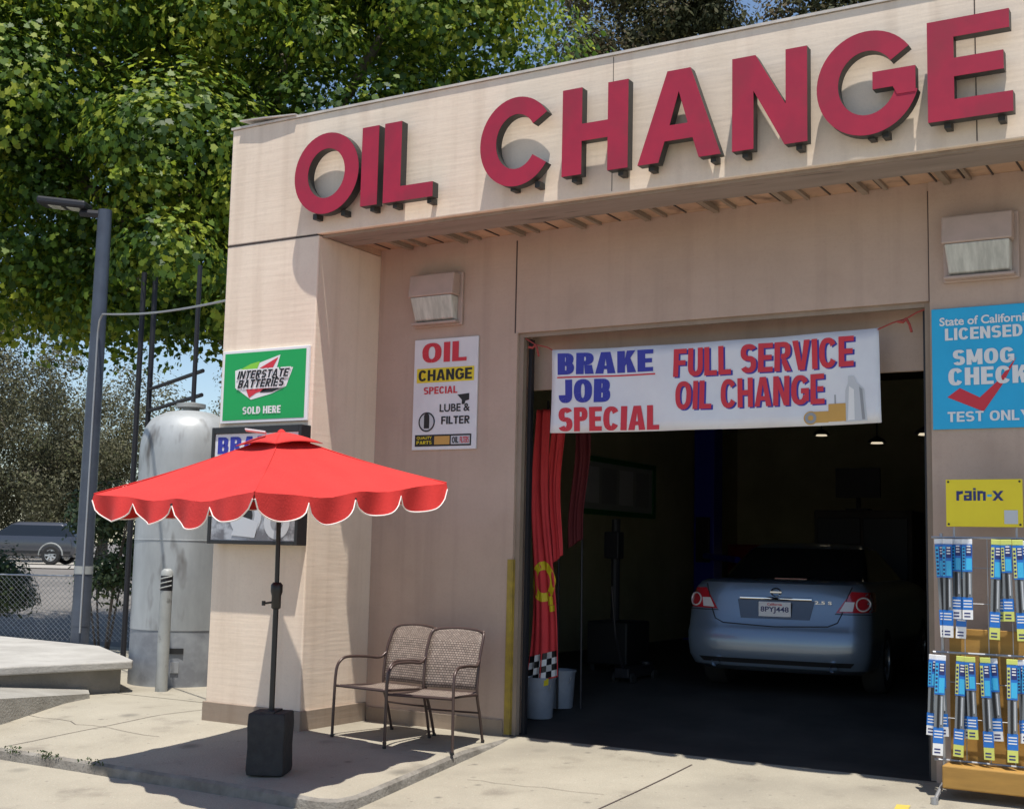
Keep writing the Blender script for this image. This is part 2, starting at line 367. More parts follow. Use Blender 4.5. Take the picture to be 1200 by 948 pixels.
def block_glyph(ch, st, tb):
    """heavy upright sans capital in a unit-high box: (width, polygons)."""
    W = {'I': st, 'J': .58, 'L': .56, 'E': .60, 'F': .58, 'M': .86, 'N': .70, 'O': .76, 'G': .76, 'C': .72, 'A': .76, 'K': .72, 'V': .74, 'T': .62, 'H': .70, ' ': .28, 'Y': .72}
    w_ = W.get(ch, .66); P = []
    bx = lambda a, c, d, e: P.append([(a,d),(c,d),(c,e),(a,e)])
    def sup(cx, cz, rx, rz, a):
        c, s_ = math.cos(math.radians(a)), math.sin(math.radians(a)); k = .84
        return (cx+rx*math.copysign(abs(c)**k, c), cz+rz*math.copysign(abs(s_)**k, s_))
    def rg(cx, cz, rx, rz, a0, a1, n=18):
        for i in range(n):
            q0, q1 = a0+(a1-a0)*i/n, a0+(a1-a0)*(i+1)/n
            P.append([sup(cx,cz,rx,rz,q0), sup(cx,cz,rx,rz,q1), sup(cx,cz,rx-st,rz-tb,q1), sup(cx,cz,rx-st,rz-tb,q0)])
    def lobe(x1, z0, z1):
        r = (z1-z0)/2; xm = max(st, x1-r*1.05); bx(st, xm, z1-tb, z1); bx(st, xm, z0, z0+tb)
        for i in range(10):
            q0, q1 = -90+18*i, -72+18*i
            P.append([sup(xm,z0+r,x1-xm,r,q0), sup(xm,z0+r,x1-xm,r,q1), sup(xm,z0+r,max(.01,x1-xm-st),r-tb,q1), sup(xm,z0+r,max(.01,x1-xm-st),r-tb,q0)])
    if ch in 'BDEFHIKLMNPR': bx(0, st, 0, 1)
    if ch in 'EF': bx(st, w_, 1-tb, 1); bx(st, w_*.93, .5-tb/2, .5+tb/2)
    if ch in 'EL': bx(st, w_, 0, tb)
    if ch == 'H': bx(w_-st, w_, 0, 1); bx(st, w_-st, .5-tb/2, .5+tb/2)
    if ch == 'T': bx(0, w_, 1-tb, 1); bx(w_/2-st/2, w_/2+st/2, 0, 1-tb)
    if ch == 'B': lobe(w_*.96, .5-tb/2, 1); lobe(w_, 0, .5+tb/2)
    if ch == 'D': lobe(w_, 0, 1)
    if ch in 'PR': lobe(w_, .42, 1)
    if ch == 'R': P.append([(st*1.05,.42),(st*1.05+st*.95,.42),(w_*1.03,0),(w_*1.03-st*1.1,0)])
    if ch == 'O': rg(w_/2, .5, w_/2, .5, 0, 360, 32)
    if ch == 'C': rg(w_/2, .5, w_/2, .5, 32, 328, 28)
    if ch == 'G': rg(w_/2, .5, w_/2, .5, 32, 335, 28); bx(w_*.55, w_, .38, .38+tb); bx(w_-st*.8, w_, .12, .38)
    if ch == 'S':
        rz = (1+tb)/4; rg(w_/2, 1-rz, w_/2, rz, 25, 270, 18); rg(w_/2, rz, w_/2, rz, 90, -155, 18)
    if ch == 'J': bx(w_-st, w_, .32, 1); rg(w_/2, .34, w_/2, .34, 180, 360, 14)
    if ch == 'U': bx(0, st, .34, 1); bx(w_-st, w_, .34, 1); rg(w_/2, .36, w_/2, .36, 180, 360, 14)
    if ch == 'A':
        P.append([(0,0),(st*1.02,0),(w_/2+.02,.86),(w_/2,1),(w_/2-st*.6,1)]); P.append([(w_,0),(w_-st*1.02,0),(w_/2-.02,.86),(w_/2,1),(w_/2+st*.6,1)]); bx(w_*.25, w_*.75, .2, .2+tb*.85)
    if ch == 'V': P.append([(0,1),(st*1.08,1),(w_/2,.28),(w_-st*1.08,1),(w_,1),(w_/2+st*.58,0),(w_/2-st*.58,0)])
    if ch == 'Y': P.append([(0,1),(st*1.1,1),(w_/2,.62),(w_-st*1.1,1),(w_,1),(w_/2+st/2,.4),(w_/2+st/2,0),(w_/2-st/2,0),(w_/2-st/2,.4)])
    if ch == 'K': P.append([(st,.30),(st,.62),(w_-st*1.12,1),(w_,1)]); P.append([(st+.05,.50),(st+.20,.70),(w_*1.03,0),(w_*1.03-st*1.2,0)])
    if ch == 'N': bx(w_-st, w_, 0, 1); P.append([(st*.2,1),(st,1),(w_-st*.2,0),(w_-st,0)])
    if ch == 'M': bx(w_-st, w_, 0, 1); P.append([(st*.2,1),(st,1),(w_/2+st*.35,.15),(w_/2-st*.35,.15)]); P.append([(w_-st*.2,1),(w_-st,1),(w_/2-st*.35,.15),(w_/2+st*.35,.15)])
    return w_, P
def block(mb, txt, x0, x1, z0, z1, y, mi=0, st=.235, tb=.185, gap=.085, shear=0.0, fn=None):
    X = 0; G_ = []
    for ch in txt:
        w_, P = block_glyph(ch, st, tb); G_ += [[(px+X, pz) for px, pz in p] for p in P]; X += w_+gap
    X -= gap; kx = (x1-x0)/(X+shear); kz = z1-z0
    for i, p in enumerate(G_):
        o = .0005*(i % 4); q = [(x0+(px+shear*pz)*kx, z0+pz*kz) for px, pz in p]
        flat(mb, q, y-o, mi, (lambda x, z: (lambda v: (v[0], v[1]-o, v[2]))(fn(x, z))) if fn else None)
def disc(mb, cx, cz, r, y, mi, n=28, fn=None, sx=1.0):
    P = [(cx+sx*r*math.cos(2*math.pi*k/n), cz+r*math.sin(2*math.pi*k/n)) for k in range(n)]
    flat(mb, P, y, mi, fn)
def flat(mb, poly, y, mi, fn=None):
    n = len(poly); a = sum(poly[i][0]*poly[(i+1)%n][1]-poly[(i+1)%n][0]*poly[i][1] for i in range(n))
    if a < 0: poly = poly[::-1]
    mb.add([fn(x, z) if fn else (x, y, z) for x, z in poly], [tuple(range(n))], mi)
def rect(mb, x0, x1, z0, z1, y, mi, fn=None): flat(mb, [(x0,z0),(x1,z0),(x1,z1),(x0,z1)], y, mi, fn)
def ringflat(mb, cx, cz, ro, ri, y, mi, n=28, fn=None, a0=0, a1=2*math.pi):
    pts = []
    for k in range(n+1):
        a = a0+(a1-a0)*k/n
        pts += [(cx+ro*math.cos(a), cz+ro*math.sin(a)), (cx+ri*math.cos(a), cz+ri*math.sin(a))]
    mb.add([fn(x, z) if fn else (x, y, z) for x, z in pts], [(2*k, 2*k+2, 2*k+3, 2*k+1)[::-1] for k in range(n)], mi)

# ------------------------------------------------------------------ the ground
def apron_z(y):
    if y >= -0.02: return 0.0
    if y > -3.2: return -0.074*(-y)
    t = min(1.0, (-y-3.2)/3.5); return -0.2368-0.11*(t-0.5*t*t)
def pad_z(y):
    if y > -0.95: return 0.0
    return -0.066*(-0.95-y)
def smooth(t): t = max(0.0, min(1.0, t)); return t*t*(3-2*t)
def ground_z(x, y):
    s = -x*0.6+y*0.8
    base = -0.42+0.38*smooth((s+2)/6)
    return base + 0.66*smooth((s-6)/26)

mb = MB()
xs = [-400,-200,-120,-80,-60]+[-50+2*i for i in range(26)]+[2,6,10,16,30,60,120,300]
ys = [-120,-60,-30,-20,-14,-10,-7,-5,-3,-1,0,1,2,3,4,5,6,8]+[10+2.5*i for i in range(16)]+[55,70,100,160,300,500]
vs = [(x, y, ground_z(x, y)) for y in ys for x in xs]; nx = len(xs)
mb.add(vs, [(j*nx+i, j*nx+i+1, (j+1)*nx+i+1, (j+1)*nx+i) for j in range(len(ys)-1) for i in range(nx-1)])
struct(mb.build('ground', 'asphalt', smooth=60))

mb = MB()
ya = [0.0,-0.02,-0.5,-1,-1.5,-2,-2.6,-3.2,-3.6,-4,-4.5,-5,-5.5,-6,-6.7,-9,-14]; xa = [-9+0.9*i for i in range(27)]
mb.add([(x, y, apron_z(y)) for y in ya for x in xa], [((j+1)*27+i, (j+1)*27+i+1, j*27+i+1, j*27+i) for j in range(len(ya)-1) for i in range(26)])
drv = mb.build('driveway_apron', 'concrete_pad', smooth=60, solid=0.0); struct(drv)

# raised concrete pad with its kerb edge
def pad_front(x): return -2.63-0.012*max(0, x+1.0) - (0.055*max(0, x-0.9)**1.5)
mb = MB()
xr = lambda y: 1.615 + 0.085*(-y)                       # right edge from the door jamb out to the rounded corner
NX, NY = 46, 14
def padpt(u, v):
    x0 = -9.0; y = 0
    xe = 1.83
    x = x0+(xe-x0)*(u**0.8)
    yf = pad_front(x)
    y = yf*(v)
    xm = xr(y)
    k = (x-x0)/(xe-x0)
    xx = x0+(xm-x0)*k
    rr = 0.22                                           # rounded outer corner
    if xx > xm-rr and y < pad_front(xm)+rr:
        dx = (xx-(xm-rr))/rr; dy = ((pad_front(xm)+rr)-y)/rr
        l = math.hypot(dx, dy); mmx = max(dx, dy)
        if l > 1e-6: xx = xm-rr+rr*dx*mmx/l; y = pad_front(xm)+rr-rr*dy*mmx/l
    return (xx, y, pad_z(y))
vs = [padpt(i/NX, j/NY) for j in range(NY+1) for i in range(NX+1)]
fs = [((j+1)*(NX+1)+i, (j+1)*(NX+1)+i+1, j*(NX+1)+i+1, j*(NX+1)+i) for j in range(NY) for i in range(NX)]
mb.add(vs, fs, 0)
edge = [vs[NY*(NX+1)+i] for i in range(NX+1)] + [vs[j*(NX+1)+NX] for j in range(NY-1, -1, -1)]
def off(i, d):
    a = Vector(edge[max(i-1,0)]); b = Vector(edge[min(i+1,len(edge)-1)]); t = (b-a); t.z = 0; t.normalize()
    return Vector(edge[i]) + d*Vector((t.y, -t.x, 0))
low = []
for i in range(len(edge)):
    p = off(i, 0.03); q = off(i, 0.045); zt = edge[i][2]
    low.append([tuple(edge[i]), (p.x, p.y, zt-0.02), (q.x, q.y, min(zt-0.03, apron_z(q.y)-0.02))])
for i in range(len(edge)-1):
    a, b = low[i], low[i+1]
    mb.add([a[0], a[1], a[2], b[2], b[1], b[0]], [(0,1,4,5),(1,2,3,4)], 1)
# the pad carries on behind the column, level, to the tank and bollard
mb.add([(-9,0,0),(-1.1,0,0),(-1.1,4.2,0),(-9,4.2,0)], [(0,1,2,3)], 0)
struct(mb.build('concrete_pavement', ['concrete_pad', 'concrete_kerb']))
# expansion joints and cracks in the apron and pad (real grooves filled with dirt, as thin strips)
mb = MB()
def crack(pts, wd, zf, lift=0.004):
    for (xa_, ya_), (xb_, yb_) in zip(pts, pts[1:]):
        d = Vector((xb_-xa_, yb_-ya_, 0)); n = Vector((-d.y, d.x, 0)).normalized()*wd/2
        mb.add([(xa_-n.x, ya_-n.y, zf(ya_-n.y)+lift), (xb_-n.x, yb_-n.y, zf(yb_-n.y)+lift), (xb_+n.x, yb_+n.y, zf(yb_+n.y)+lift), (xa_+n.x, ya_+n.y, zf(ya_+n.y)+lift)], [(0,1,2,3)])
def wob(p, q, n, a):
    return [(p[0]+(q[0]-p[0])*i/n+random.uniform(-a,a)*(0<i<n), p[1]+(q[1]-p[1])*i/n+random.uniform(-a,a)*(0<i<n)) for i in range(n+1)]
crack(wob((3.4,-0.3),(3.2,-7),14,.012), .014, apron_z); crack(wob((-9,-4.4),(12,-4.5),24,.012), .014, apron_z)
crack(wob((-1.6,-0.02),(-1.75,-2.6),10,.01), .010, pad_z); crack(wob((-0.9,-1.7),(-3.5,-1.5),14,.05), .006, pad_z)
crack(wob((2.1,-1.5),(3.2,-1.42),9,.02), .004, apron_z)
struct(mb.build('pavement_joints', 'groove'))
# painted lines on the driveway
mb = MB()
def line(p, q, wd): 
    n = 10
    crack([(p[0]+(q[0]-p[0])*i/n, p[1]+(q[1]-p[1])*i/n) for i in range(n+1)], wd, apron_z, 0.006)
line((5.13,-0.75),(5.35,-2.6),0.09)
struct(mb.build('yellow_line', 'road_yellow'))
mb = MB(); line((-3.4,-3.3),(-0.2,-4.6),0.10)
struct(mb.build('white_line', 'road_white'))
# street far left
mb = MB()
def stz(x, y): return ground_z(x, y)+0.03
P = [(-60,14),(-14,36)]; 
for i in range(30):
    a = i/30; b = (i+1)/30
    def pt(t, o): return (-70+70*t-o*0.5, 2+44*t+o*0.85)
    q = [pt(a,-7), pt(b,-7), pt(b,7), pt(a,7)]
    for k in range(4):
        u0, u1 = -7+k*3.5, -7+(k+1)*3.5
        qq = [pt(a,u0), pt(b,u0), pt(b,u1), pt(a,u1)]
        mb.add([(x,y,stz(x,y)) for x,y in qq], [(0,1,2,3)])
struct(mb.build('street', 'street_mat'))

# ------------------------------------------------------------------ the building
XL, XR, FY, ZS, ZT, ZL = -1.1163, 10.2, -0.941, 4.416, 5.55, 3.545
XJ, XP = 1.56, 5.187
bld = thing('garage_building', 'beige painted oil change garage with red letters along its flat fascia', 'garage', (2.0, 0, 0))
mb = MB()
mb.box(0.0, XJ, 0.0, 0.28, 0, ZS+.044)
mb.box(XJ, XP, 0.0, 0.28, ZL, ZS+.044)
mb.box(XP, XR, -0.022, 0.28, 0, ZS+.044)
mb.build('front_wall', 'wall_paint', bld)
mb = MB(); mb.box(XL, -0.001, FY, 0.30, 0, ZS-.012); mb.build('column', 'fascia_sunlit_paint', bld, bevel=0.012)
mb = MB(); mb.box(XL, -0.82, 0.301, 12, 0, 4.9); mb.box(XR-.3, XR, 0.281, 12, 0, 4.9); mb.box(XL+.3, XR-.3, 11.7, 12, 0, 4.9)
mb.build('outer_wall', 'wall_paint', bld)
mb = MB(); mb.box(XL, XR, FY, -0.46, ZS, ZT); mb.box(XL, XL+.3, -0.459, 0.0, ZS, ZT); mb.build('fascia', 'fascia_sunlit_paint', bld, bevel=0.01)
mb = MB(); mb.box(XL-.012, XR, FY-.014, -0.44, ZT+.001, ZT+.022); mb.build('parapet_flashing', 'flashing', bld)
mb = MB(); mb.add([(XL+.12,-.985,5.615),(XL+.42,-.99,5.60),(XL+.80,-.975,5.578),(XL+.80,-.70,5.578),(XL+.42,-.66,5.63),(XL+.12,-.62,5.66)], [(0,1,4,5),(1,2,3,4)]); mb.build('roof_flap', 'flashing', bld, solid=.012)
mb = MB(); mb.box(XL+.02, XR-.02, -.458, 11.99, 4.92, 5.12); mb.build('roof', 'garage_dark', bld)
# soffit: plain front band, boards with battens behind
mb = MB(); mb.box(XL+.301, XR, -.459, 0.1, ZS+.045, ZS+.075); mb.box(XL+.302, -.0015, -.458, .28, ZS-.011, ZS+.044); mb.build('soffit', 'soffit_board', bld)
x = .12
while x < 7.5:
    mb = MB(); mb.box(x, x+.012, -.457, -.026, ZS+.036, ZS+.0445); mb.build('board_gap', 'groove', bld); x += .205
x = 0.35
while x < 7.5:
    mb = MB(); mb.box(x, x+.05, -.457, -.03, ZS+.004, ZS+.044); mb.build('soffit_batten', 'trim_paint', bld)
    mb = MB(); mb.box(x+.17, x+.20, -.457, -.03, ZS+.018, ZS+.044); mb.build('soffit_batten', 'trim_paint', bld); x += 0.62
mb = MB(); mb.box(.002, XR-.01, FY+.09, -.462, ZS-.014, ZS-.002); mb.build('soffit_beam', 'soffit_beam', bld)
mb = MB(); mb.box(0.0, XR, FY+.05, FY+.068, ZS-.028, ZS-.001); mb.build('drip_edge', 'trim_paint', bld)
# base trim
mb = MB(); mb.box(XL-.02, 0.02, FY-.022, FY-.002, -.03, .17); mb.box(XL-.022, XL-.002, FY-.001, 0.6, -.03, .17); mb.box(.001, .02, FY-.001, -.021, -.03, .17); mb.box(.021, XJ-.06, -.021, -.001, -.02, .13)
mb.build('base_trim', 'trim_paint', bld, bevel=0.006)
# panel joints (grooves covered by dark sealant strips)
for q in ((XJ-.03, XJ-.018, -.003, .002, ZL, ZS-.02), (5.72, 5.727, FY-.003, FY+.002, ZS+.02, ZT-.01), (2.955, 2.960, FY-.002, FY+.002, ZS+.02, ZT-.01), (XL+.01, -.02, FY-.003, FY+.01, ZS-.0115, ZS-.0005), (XP-.012, XP-.001, -.004, .002, ZL, ZS-.02)):
    mb = MB(); mb.box(*q); mb.build('panel_joint', 'groove', bld)
# door opening: steel jambs, header panel of the raised door, yellow guard, threshold
mb = MB(); mb.box(XJ+.001, XJ+.05, .03, .09, 0, ZL-.001); mb.box(XP-.05, XP-.001, .03, .09, 0, ZL-.001); mb.box(XJ+.051, XP-.051, .03, .07, ZL-.04, ZL-.001)
mb.build('door_jamb', 'trim_paint', bld)
mb = MB(); mb.box(XJ-.35, XP+.35, .29, .34, 3.06, 3.75); mb.build('rolled_door', 'wall_paint', bld)
for q in ((XJ+.052, XJ+.085), (XP-.085, XP-.052)): mb = MB(); mb.box(*q, .12, .17, 0, 3.5); mb.build('door_track', 'dark_steel', bld)
mb = MB(); mb.box(XJ-.045, XJ-.001, -.012, -.0015, .01, 1.52); mb.box(XJ+.0005, XJ+.012, -.012, .028, .01, 1.52); mb.build('corner_guard', 'yellow_guard', bld)
# interior shell
mb = MB(); mb.box(XL+.301, XR-.301, 11.55, 11.69, 0.0, 4.6); mb.box(-.815, -.75, .35, 11.54, 0, 4.6); mb.box(9.83, 9.895, .35, 11.54, 0, 4.6)
mb.build('inner_wall', 'garage_wall', bld)
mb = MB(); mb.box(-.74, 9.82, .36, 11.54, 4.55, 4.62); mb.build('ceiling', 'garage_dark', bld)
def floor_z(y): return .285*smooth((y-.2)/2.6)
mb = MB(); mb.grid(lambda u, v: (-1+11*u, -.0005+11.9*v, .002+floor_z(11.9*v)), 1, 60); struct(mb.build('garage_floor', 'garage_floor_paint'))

# ------------------------------------------------------------------ big red letters
def arc(cx, cz, rx, rz, a0, a1, n):
    return [(cx+rx*math.cos(math.radians(a0+(a1-a0)*i/n)), cz+rz*math.sin(math.radians(a0+(a1-a0)*i/n))) for i in range(n+1)]
Z0, Z1 = 4.56, 5.27
def ring(cx, rx, rz, t, tz, a0, a1, n=40):
    o = arc(cx, (Z0+Z1)/2, rx, rz, a0, a1, n); i = arc(cx, (Z0+Z1)/2, rx-t, rz-tz, a0, a1, n)
    return [[o[k], o[k+1], i[k+1], i[k]] for k in range(n)]
def polys(ch):
    if ch == 'O': return 'ring', ring(.18, .365, .372, .155, .145, 0, 360, 48)
    if ch == 'C': return 'ring', ring(2.155, .345, .375, .155, .145, 34, 326, 44)
    if ch == 'G':
        q = ring(5.02, .36, .378, .155, .145, 36, 345, 44)
        return 'ring', q + [[(5.06,4.985),(5.355,4.985),(5.355,4.80),(5.23,4.80),(5.20,4.86),(5.06,4.86)]]
    if ch == 'I': return 'p', [[(.575,Z0),(.755,Z0),(.755,Z1),(.575,Z1)]]
    if ch == 'L': return 'p', [[(.82,Z0),(1.34,Z0),(1.34,Z0+.13),(1.0,Z0+.13),(1.0,Z1),(.82,Z1)]]
    if ch == 'H': return 'p', [[(2.585,Z0),(2.76,Z0),(2.76,4.83),(2.99,4.83),(2.99,Z0),(3.165,Z0),(3.165,Z1),(2.99,Z1),(2.99,4.97),(2.76,4.97),(2.76,Z1),(2.585,Z1)]]
    if ch == 'A':
        c = 3.59; l = [(3.25,Z0),(3.425,Z0),(3.475,4.72),(c,4.72),(c,4.84),(3.515,4.84),(c,5.10),(c,Z1),(3.495,Z1)]
        return 'p', [l, [(2*c-x, z) for x, z in l]]
    if ch == 'N': return 'p', [[(4.02,Z0),(4.185,Z0),(4.185,5.0),(4.42,Z0),(4.59,Z0),(4.59,Z1),(4.43,Z1),(4.43,4.86),(4.20,Z1),(4.02,Z1)]]
    if ch == 'E': return 'p', [[(5.435,Z0),(5.985,Z0),(5.985,4.70),(5.61,4.70),(5.61,4.86),(5.93,4.86),(5.93,4.99),(5.61,4.99),(5.61,5.14),(5.97,5.14),(5.97,Z1),(5.435,Z1)]]
LET = {'O': ('large red letter O, first letter of OIL on the fascia', (.02, .34)), 'I': ('large red letter I, the plain straight bar between O and L', (.665,)),
       'L': ('large red letter L ending the word OIL on the fascia', (.91, 1.27)), 'C': ('large red letter C beginning the word CHANGE', (2.1, 2.33)),
       'H': ('large red letter H between the C and the A', (2.67, 3.08)), 'A': ('large red letter A between the H and the N', (3.34, 3.85)),
       'N': ('large red letter N between the A and the G', (4.1, 4.51)), 'G': ('large red letter G between the N and the E', (5.03, 5.13)),
       'E': ('large red letter E, the last letter of CHANGE', (5.55, 5.9))}
YF, YB = FY-.150, FY-.065
for ch, (lab, studs) in LET.items():
    kind, pl = polys(ch)
    t = thing('sign_letter', lab, 'letter', (sum(p[0] for p in pl[0])/len(pl[0]), YB, Z0), 'red letters spelling OIL CHANGE')
    f = MB(); r = MB()
    for k, p in enumerate(pl):
        if kind == 'ring' and len(p) == 4:
            f.add([(x, YF-.004, z) for x, z in p], [(0,1,2,3) if True else ()], 0)
            q = [(x, z) for x, z in p]
            r.add([(x, YF, z) for x, z in q]+[(x, YB, z) for x, z in q], [(0,1,5,4),(2,3,7,6),(4,5,6,7),(3,2,1,0)])
        else:
            e = .004 if ch == 'G' else 0
            f.prism(p, YF-.004-e, YF+.001-e); r.prism(p, YF+.0015-e, YB-e)
    if ch in 'CG':                                        # close the open ends of the ring
        for p, a, b in ((pl[0], 0, 3), (pl[43], 1, 2)):
            r.add([(p[a][0],YF,p[a][1]),(p[b][0],YF,p[b][1]),(p[b][0],YB,p[b][1]),(p[a][0],YB,p[a][1])], [(0,1,2,3)])
    bm_ = f.build('letter_face', 'letter_red', t); r.build('letter_return', 'letter_return', t)
    for sx in studs:
        s_ = MB(); zb = Z0-.035
        s_.box(sx-.022, sx+.022, YB-.03, FY-.002, zb, zb+.05); s_.build('mounting_stud', 'letter_return', t)

# ------------------------------------------------------------------ wall lamps
def wall_lamp(x0, y, lab):
    t = thing('wall_lamp', lab, 'wall lamp', (x0+.25, y, 3.7), 'boxy wall lamps under the soffit')
    b = MB(); b.box(x0-.015, x0+.525, y-.03, y-.002, 3.66, 4.16); b.build('back_plate', 'lamp_housing', t, bevel=.01)
    b = MB(); b.add([(x0,y-.031,3.93),(x0+.5,y-.031,3.93),(x0+.5,y-.031,4.14),(x0,y-.031,4.14),(x0,y-.17,3.93),(x0+.5,y-.17,3.93),(x0+.5,y-.14,4.14),(x0,y-.14,4.14)],
                    [(0,1,2,3),(5,4,7,6),(0,4,5,1),(1,5,6,2),(2,6,7,3),(3,7,4,0)]); b.build('hood', 'lamp_housing', t, bevel=.012)
    b = MB(); b.add([(x0+.02,y-.031,3.70),(x0+.48,y-.031,3.70),(x0+.48,y-.031,3.928),(x0+.02,y-.031,3.928),(x0+.04,y-.09,3.72),(x0+.46,y-.09,3.72),(x0+.48,y-.155,3.928),(x0+.02,y-.155,3.928)],
                    [(0,1,2,3),(5,4,7,6),(0,4,5,1),(1,5,6,2),(2,6,7,3),(3,7,4,0)]); l = b.build('lens', 'lens_frost', t, bevel=.01)
    b = MB(); b.tube([(x0+.16,y-.1,3.82),(x0+.34,y-.1,3.82)], .03, 10); 
    b = MB(); b.box(x0+.0, x0+.5, y-.1, y-.031, 3.675, 3.698); b.build('lower_rim', 'lamp_housing', t, bevel=.006)
wall_lamp(.45, 0.0, 'boxy wall lamp above the white oil change special poster')
wall_lamp(5.31, -.022, 'boxy wall lamp above the blue smog check sign')

# ------------------------------------------------------------------ signs
# green battery sign on the column front
def gp(u, v): return (-1.078+u*1.043, 2.712+v*.68)          # 0..1 over the panel
t = thing('battery_sign', 'green battery dealer sign with white border high on the column', 'sign', (-.55, FY, 2.71))
b = MB(); b.box(-1.078, -.035, FY-.03, FY-.003, 2.712, 3.392); b.build('panel', 'ink_white', t, bevel=.004)
y0 = FY-.032
b = MB(); 
def gr(mi, pts, dy): flat(b, [gp(u,v) for u,v in pts], y0-dy, mi)
gr(0, [(.03,.04),(.97,.04),(.97,.96),(.03,.96)], 0)
gr(1, [(.17,.48),(.16,.72),(.42,.80),(.68,.90),(.64,.70),(.83,.72),(.76,.47),(.60,.38),(.36,.31),(.22,.44)], .002)
gr(2, [(.22,.73),(.42,.73),(.45,.83),(.34,.80)], .004)
gr(3, [(.44,.73),(.60,.73),(.66,.87)], .004)
gr(3, [(.30,.455),(.60,.455),(.42,.40),(.34,.335)], .004)
gr(4, [(.50,.45),(.72,.45),(.60,.40),(.46,.40)], .004)
for txt, v0, v1, u0, u1 in (('INTERSTATE', .60, .71, .19, .80), ('BATTERIES', .475, .585, .20, .75)):
    a0, c0 = gp(u0, v0); a1, c1 = gp(u1, v1)
    block(b, txt, a0-.012, a1+.012, c0-.013, c1+.013, y0-.006, 1, st=.36, tb=.3, gap=.02, shear=.25)
    block(b, txt, a0, a1, c0, c1, y0-.0085, 4, st=.22, tb=.19, gap=.10, shear=.25)
a0, c0 = gp(.27, .115); a1, c1 = gp(.71, .215)
block(b, 'SOLD HERE', a0, a1, c0, c1, y0-.003, 1, st=.26)
b.build('print', ['sign_green', 'ink_white', 'ink_green', 'ink_red', 'ink_black'], t)

# framed brake poster on the column, half hidden by the umbrella
t = thing('framed_poster', 'black framed brake parts poster on the column behind the umbrella', 'poster', (-.5, FY, 1.61))
b = MB(); fx0, fx1, fz0, fz1, fy = -1.07, .0, 1.60, 2.665, FY-.135
b.box(fx0, fx0+.035, fy, FY-.003, fz0, fz1); b.box(fx1-.035, fx1, fy, FY-.003, fz0, fz1); b.box(fx0+.0355, fx1-.0355, fy, FY-.003, fz0, fz0+.035); b.box(fx0+.0355, fx1-.0355, fy, FY-.003, fz1-.06, fz1)
b.build('frame', 'black_frame', t, bevel=.004)
b = MB(); b.box(fx0+.036, fx1-.036, fy+.015, FY-.004, fz0+.036, fz1-.062); b.build('sheet', 'white_panel', t)
b = MB(); yy = fy+.013
block(b, 'BRAKES', -1.0, -.08, 2.42, 2.575, yy, 0, st=.27)
block(b, 'SPECIAL', -.98, -.10, 2.22, 2.37, yy, 1, st=.27)
rect(b, -1.03, -.04, 1.64, 2.10, yy, 2)
disc(b, -.62, 1.86, .20, yy-.002, 3); ringflat(b, -.62, 1.86, .19, .11, yy-.004, 4); disc(b, -.62, 1.86, .085, yy-.004, 5)
disc(b, -.25, 1.80, .15, yy-.002, 4); disc(b, -.25, 1.80, .07, yy-.004, 3)
flat(b, [(-.78,1.68),(-.5,1.66),(-.46,1.8),(-.7,1.86)], yy-.006, 4)
b.build('print', ['ink_blue', 'ink_red', 'photo_paper', 'ink_grey', 'ink_lightgrey', 'ink_black'], t)

# white oil change special poster beside the door
t = thing('special_poster', 'tall white oil change special poster left of the garage door', 'poster', (.8, 0, 2.51))
b = MB(); px0, px1, pz0, pz1 = .449, 1.157, 2.508, 3.545
b.box(px0, px1, -.022, -.003, pz0, pz1); b.build('panel', 'white_panel', t, bevel=.003)
def pp(u, v): return px0+u*(px1-px0), pz0+v*(pz1-pz0)
b = MB()
def pw(txt, u0, u1, v0, v1, mi, bold=.03, dy=.026):
    (a, c), (d, e) = pp(u0, v0), pp(u1, v1); (write(b, txt, a, d, c, e, -dy, mi, bold=bold) if '&' in txt or 'Q' in txt else block(b, txt, a, d, c, e, -dy, mi, st=.17+bold*1.6))
def pr(u0, u1, v0, v1, mi, dy=.024):
    (a, c), (d, e) = pp(u0, v0), pp(u1, v1); rect(b, a, d, c, e, -dy, mi)
pw('OIL', .13, .83, .785, .965, 1, .05); pr(.05, .95, .605, .735, 3); pw('CHANGE', .08, .92, .62, .72, 0, .035)
pw('SPECIAL', .17, .70, .50, .565, 1, .03); pw('LUBE &', .43, .90, .335, .405, 0, .02); pw('FILTER', .46, .90, .225, .295, 0, .02)
pr(.05, .93, .03, .135, 0); pr(.36, .60, .045, .12, 4, .026); pr(.62, .91, .045, .12, 2, .026); pw('OIL', .64, .74, .055, .11, 0, .02, .028); pw('FILTERS', .76, .9, .055, .11, 1, .02, .028)
pw('QUALITY', .08, .32, .09, .12, 3, .02); pw('PARTS', .08, .32, .05, .08, 3, .02)
cx, cz = pp(.23, .25); disc(b, cx, cz, .092, -.024, 2); ringflat(b, cx, cz, .092, .078, -.026, 0); rect(b, cx-.03, cx+.03, cz-.06, cz+.04, -.026, 0); disc(b, cx, cz+.05, .03, -.028, 0)
fx, fz = pp(.80, .455); flat(b, [(fx-.07,fz+.03),(fx+.06,fz+.04),(fx+.06,fz-.02),(fx+.02,fz-.03),(fx+.01,fz-.06),(fx-.02,fz-.06),(fx-.02,fz-.02)], -.025, 0)
b.build('print', ['ink_black', 'ink_red', 'ink_lightgrey', 'ink_yellow', 'ink_gold'], t)

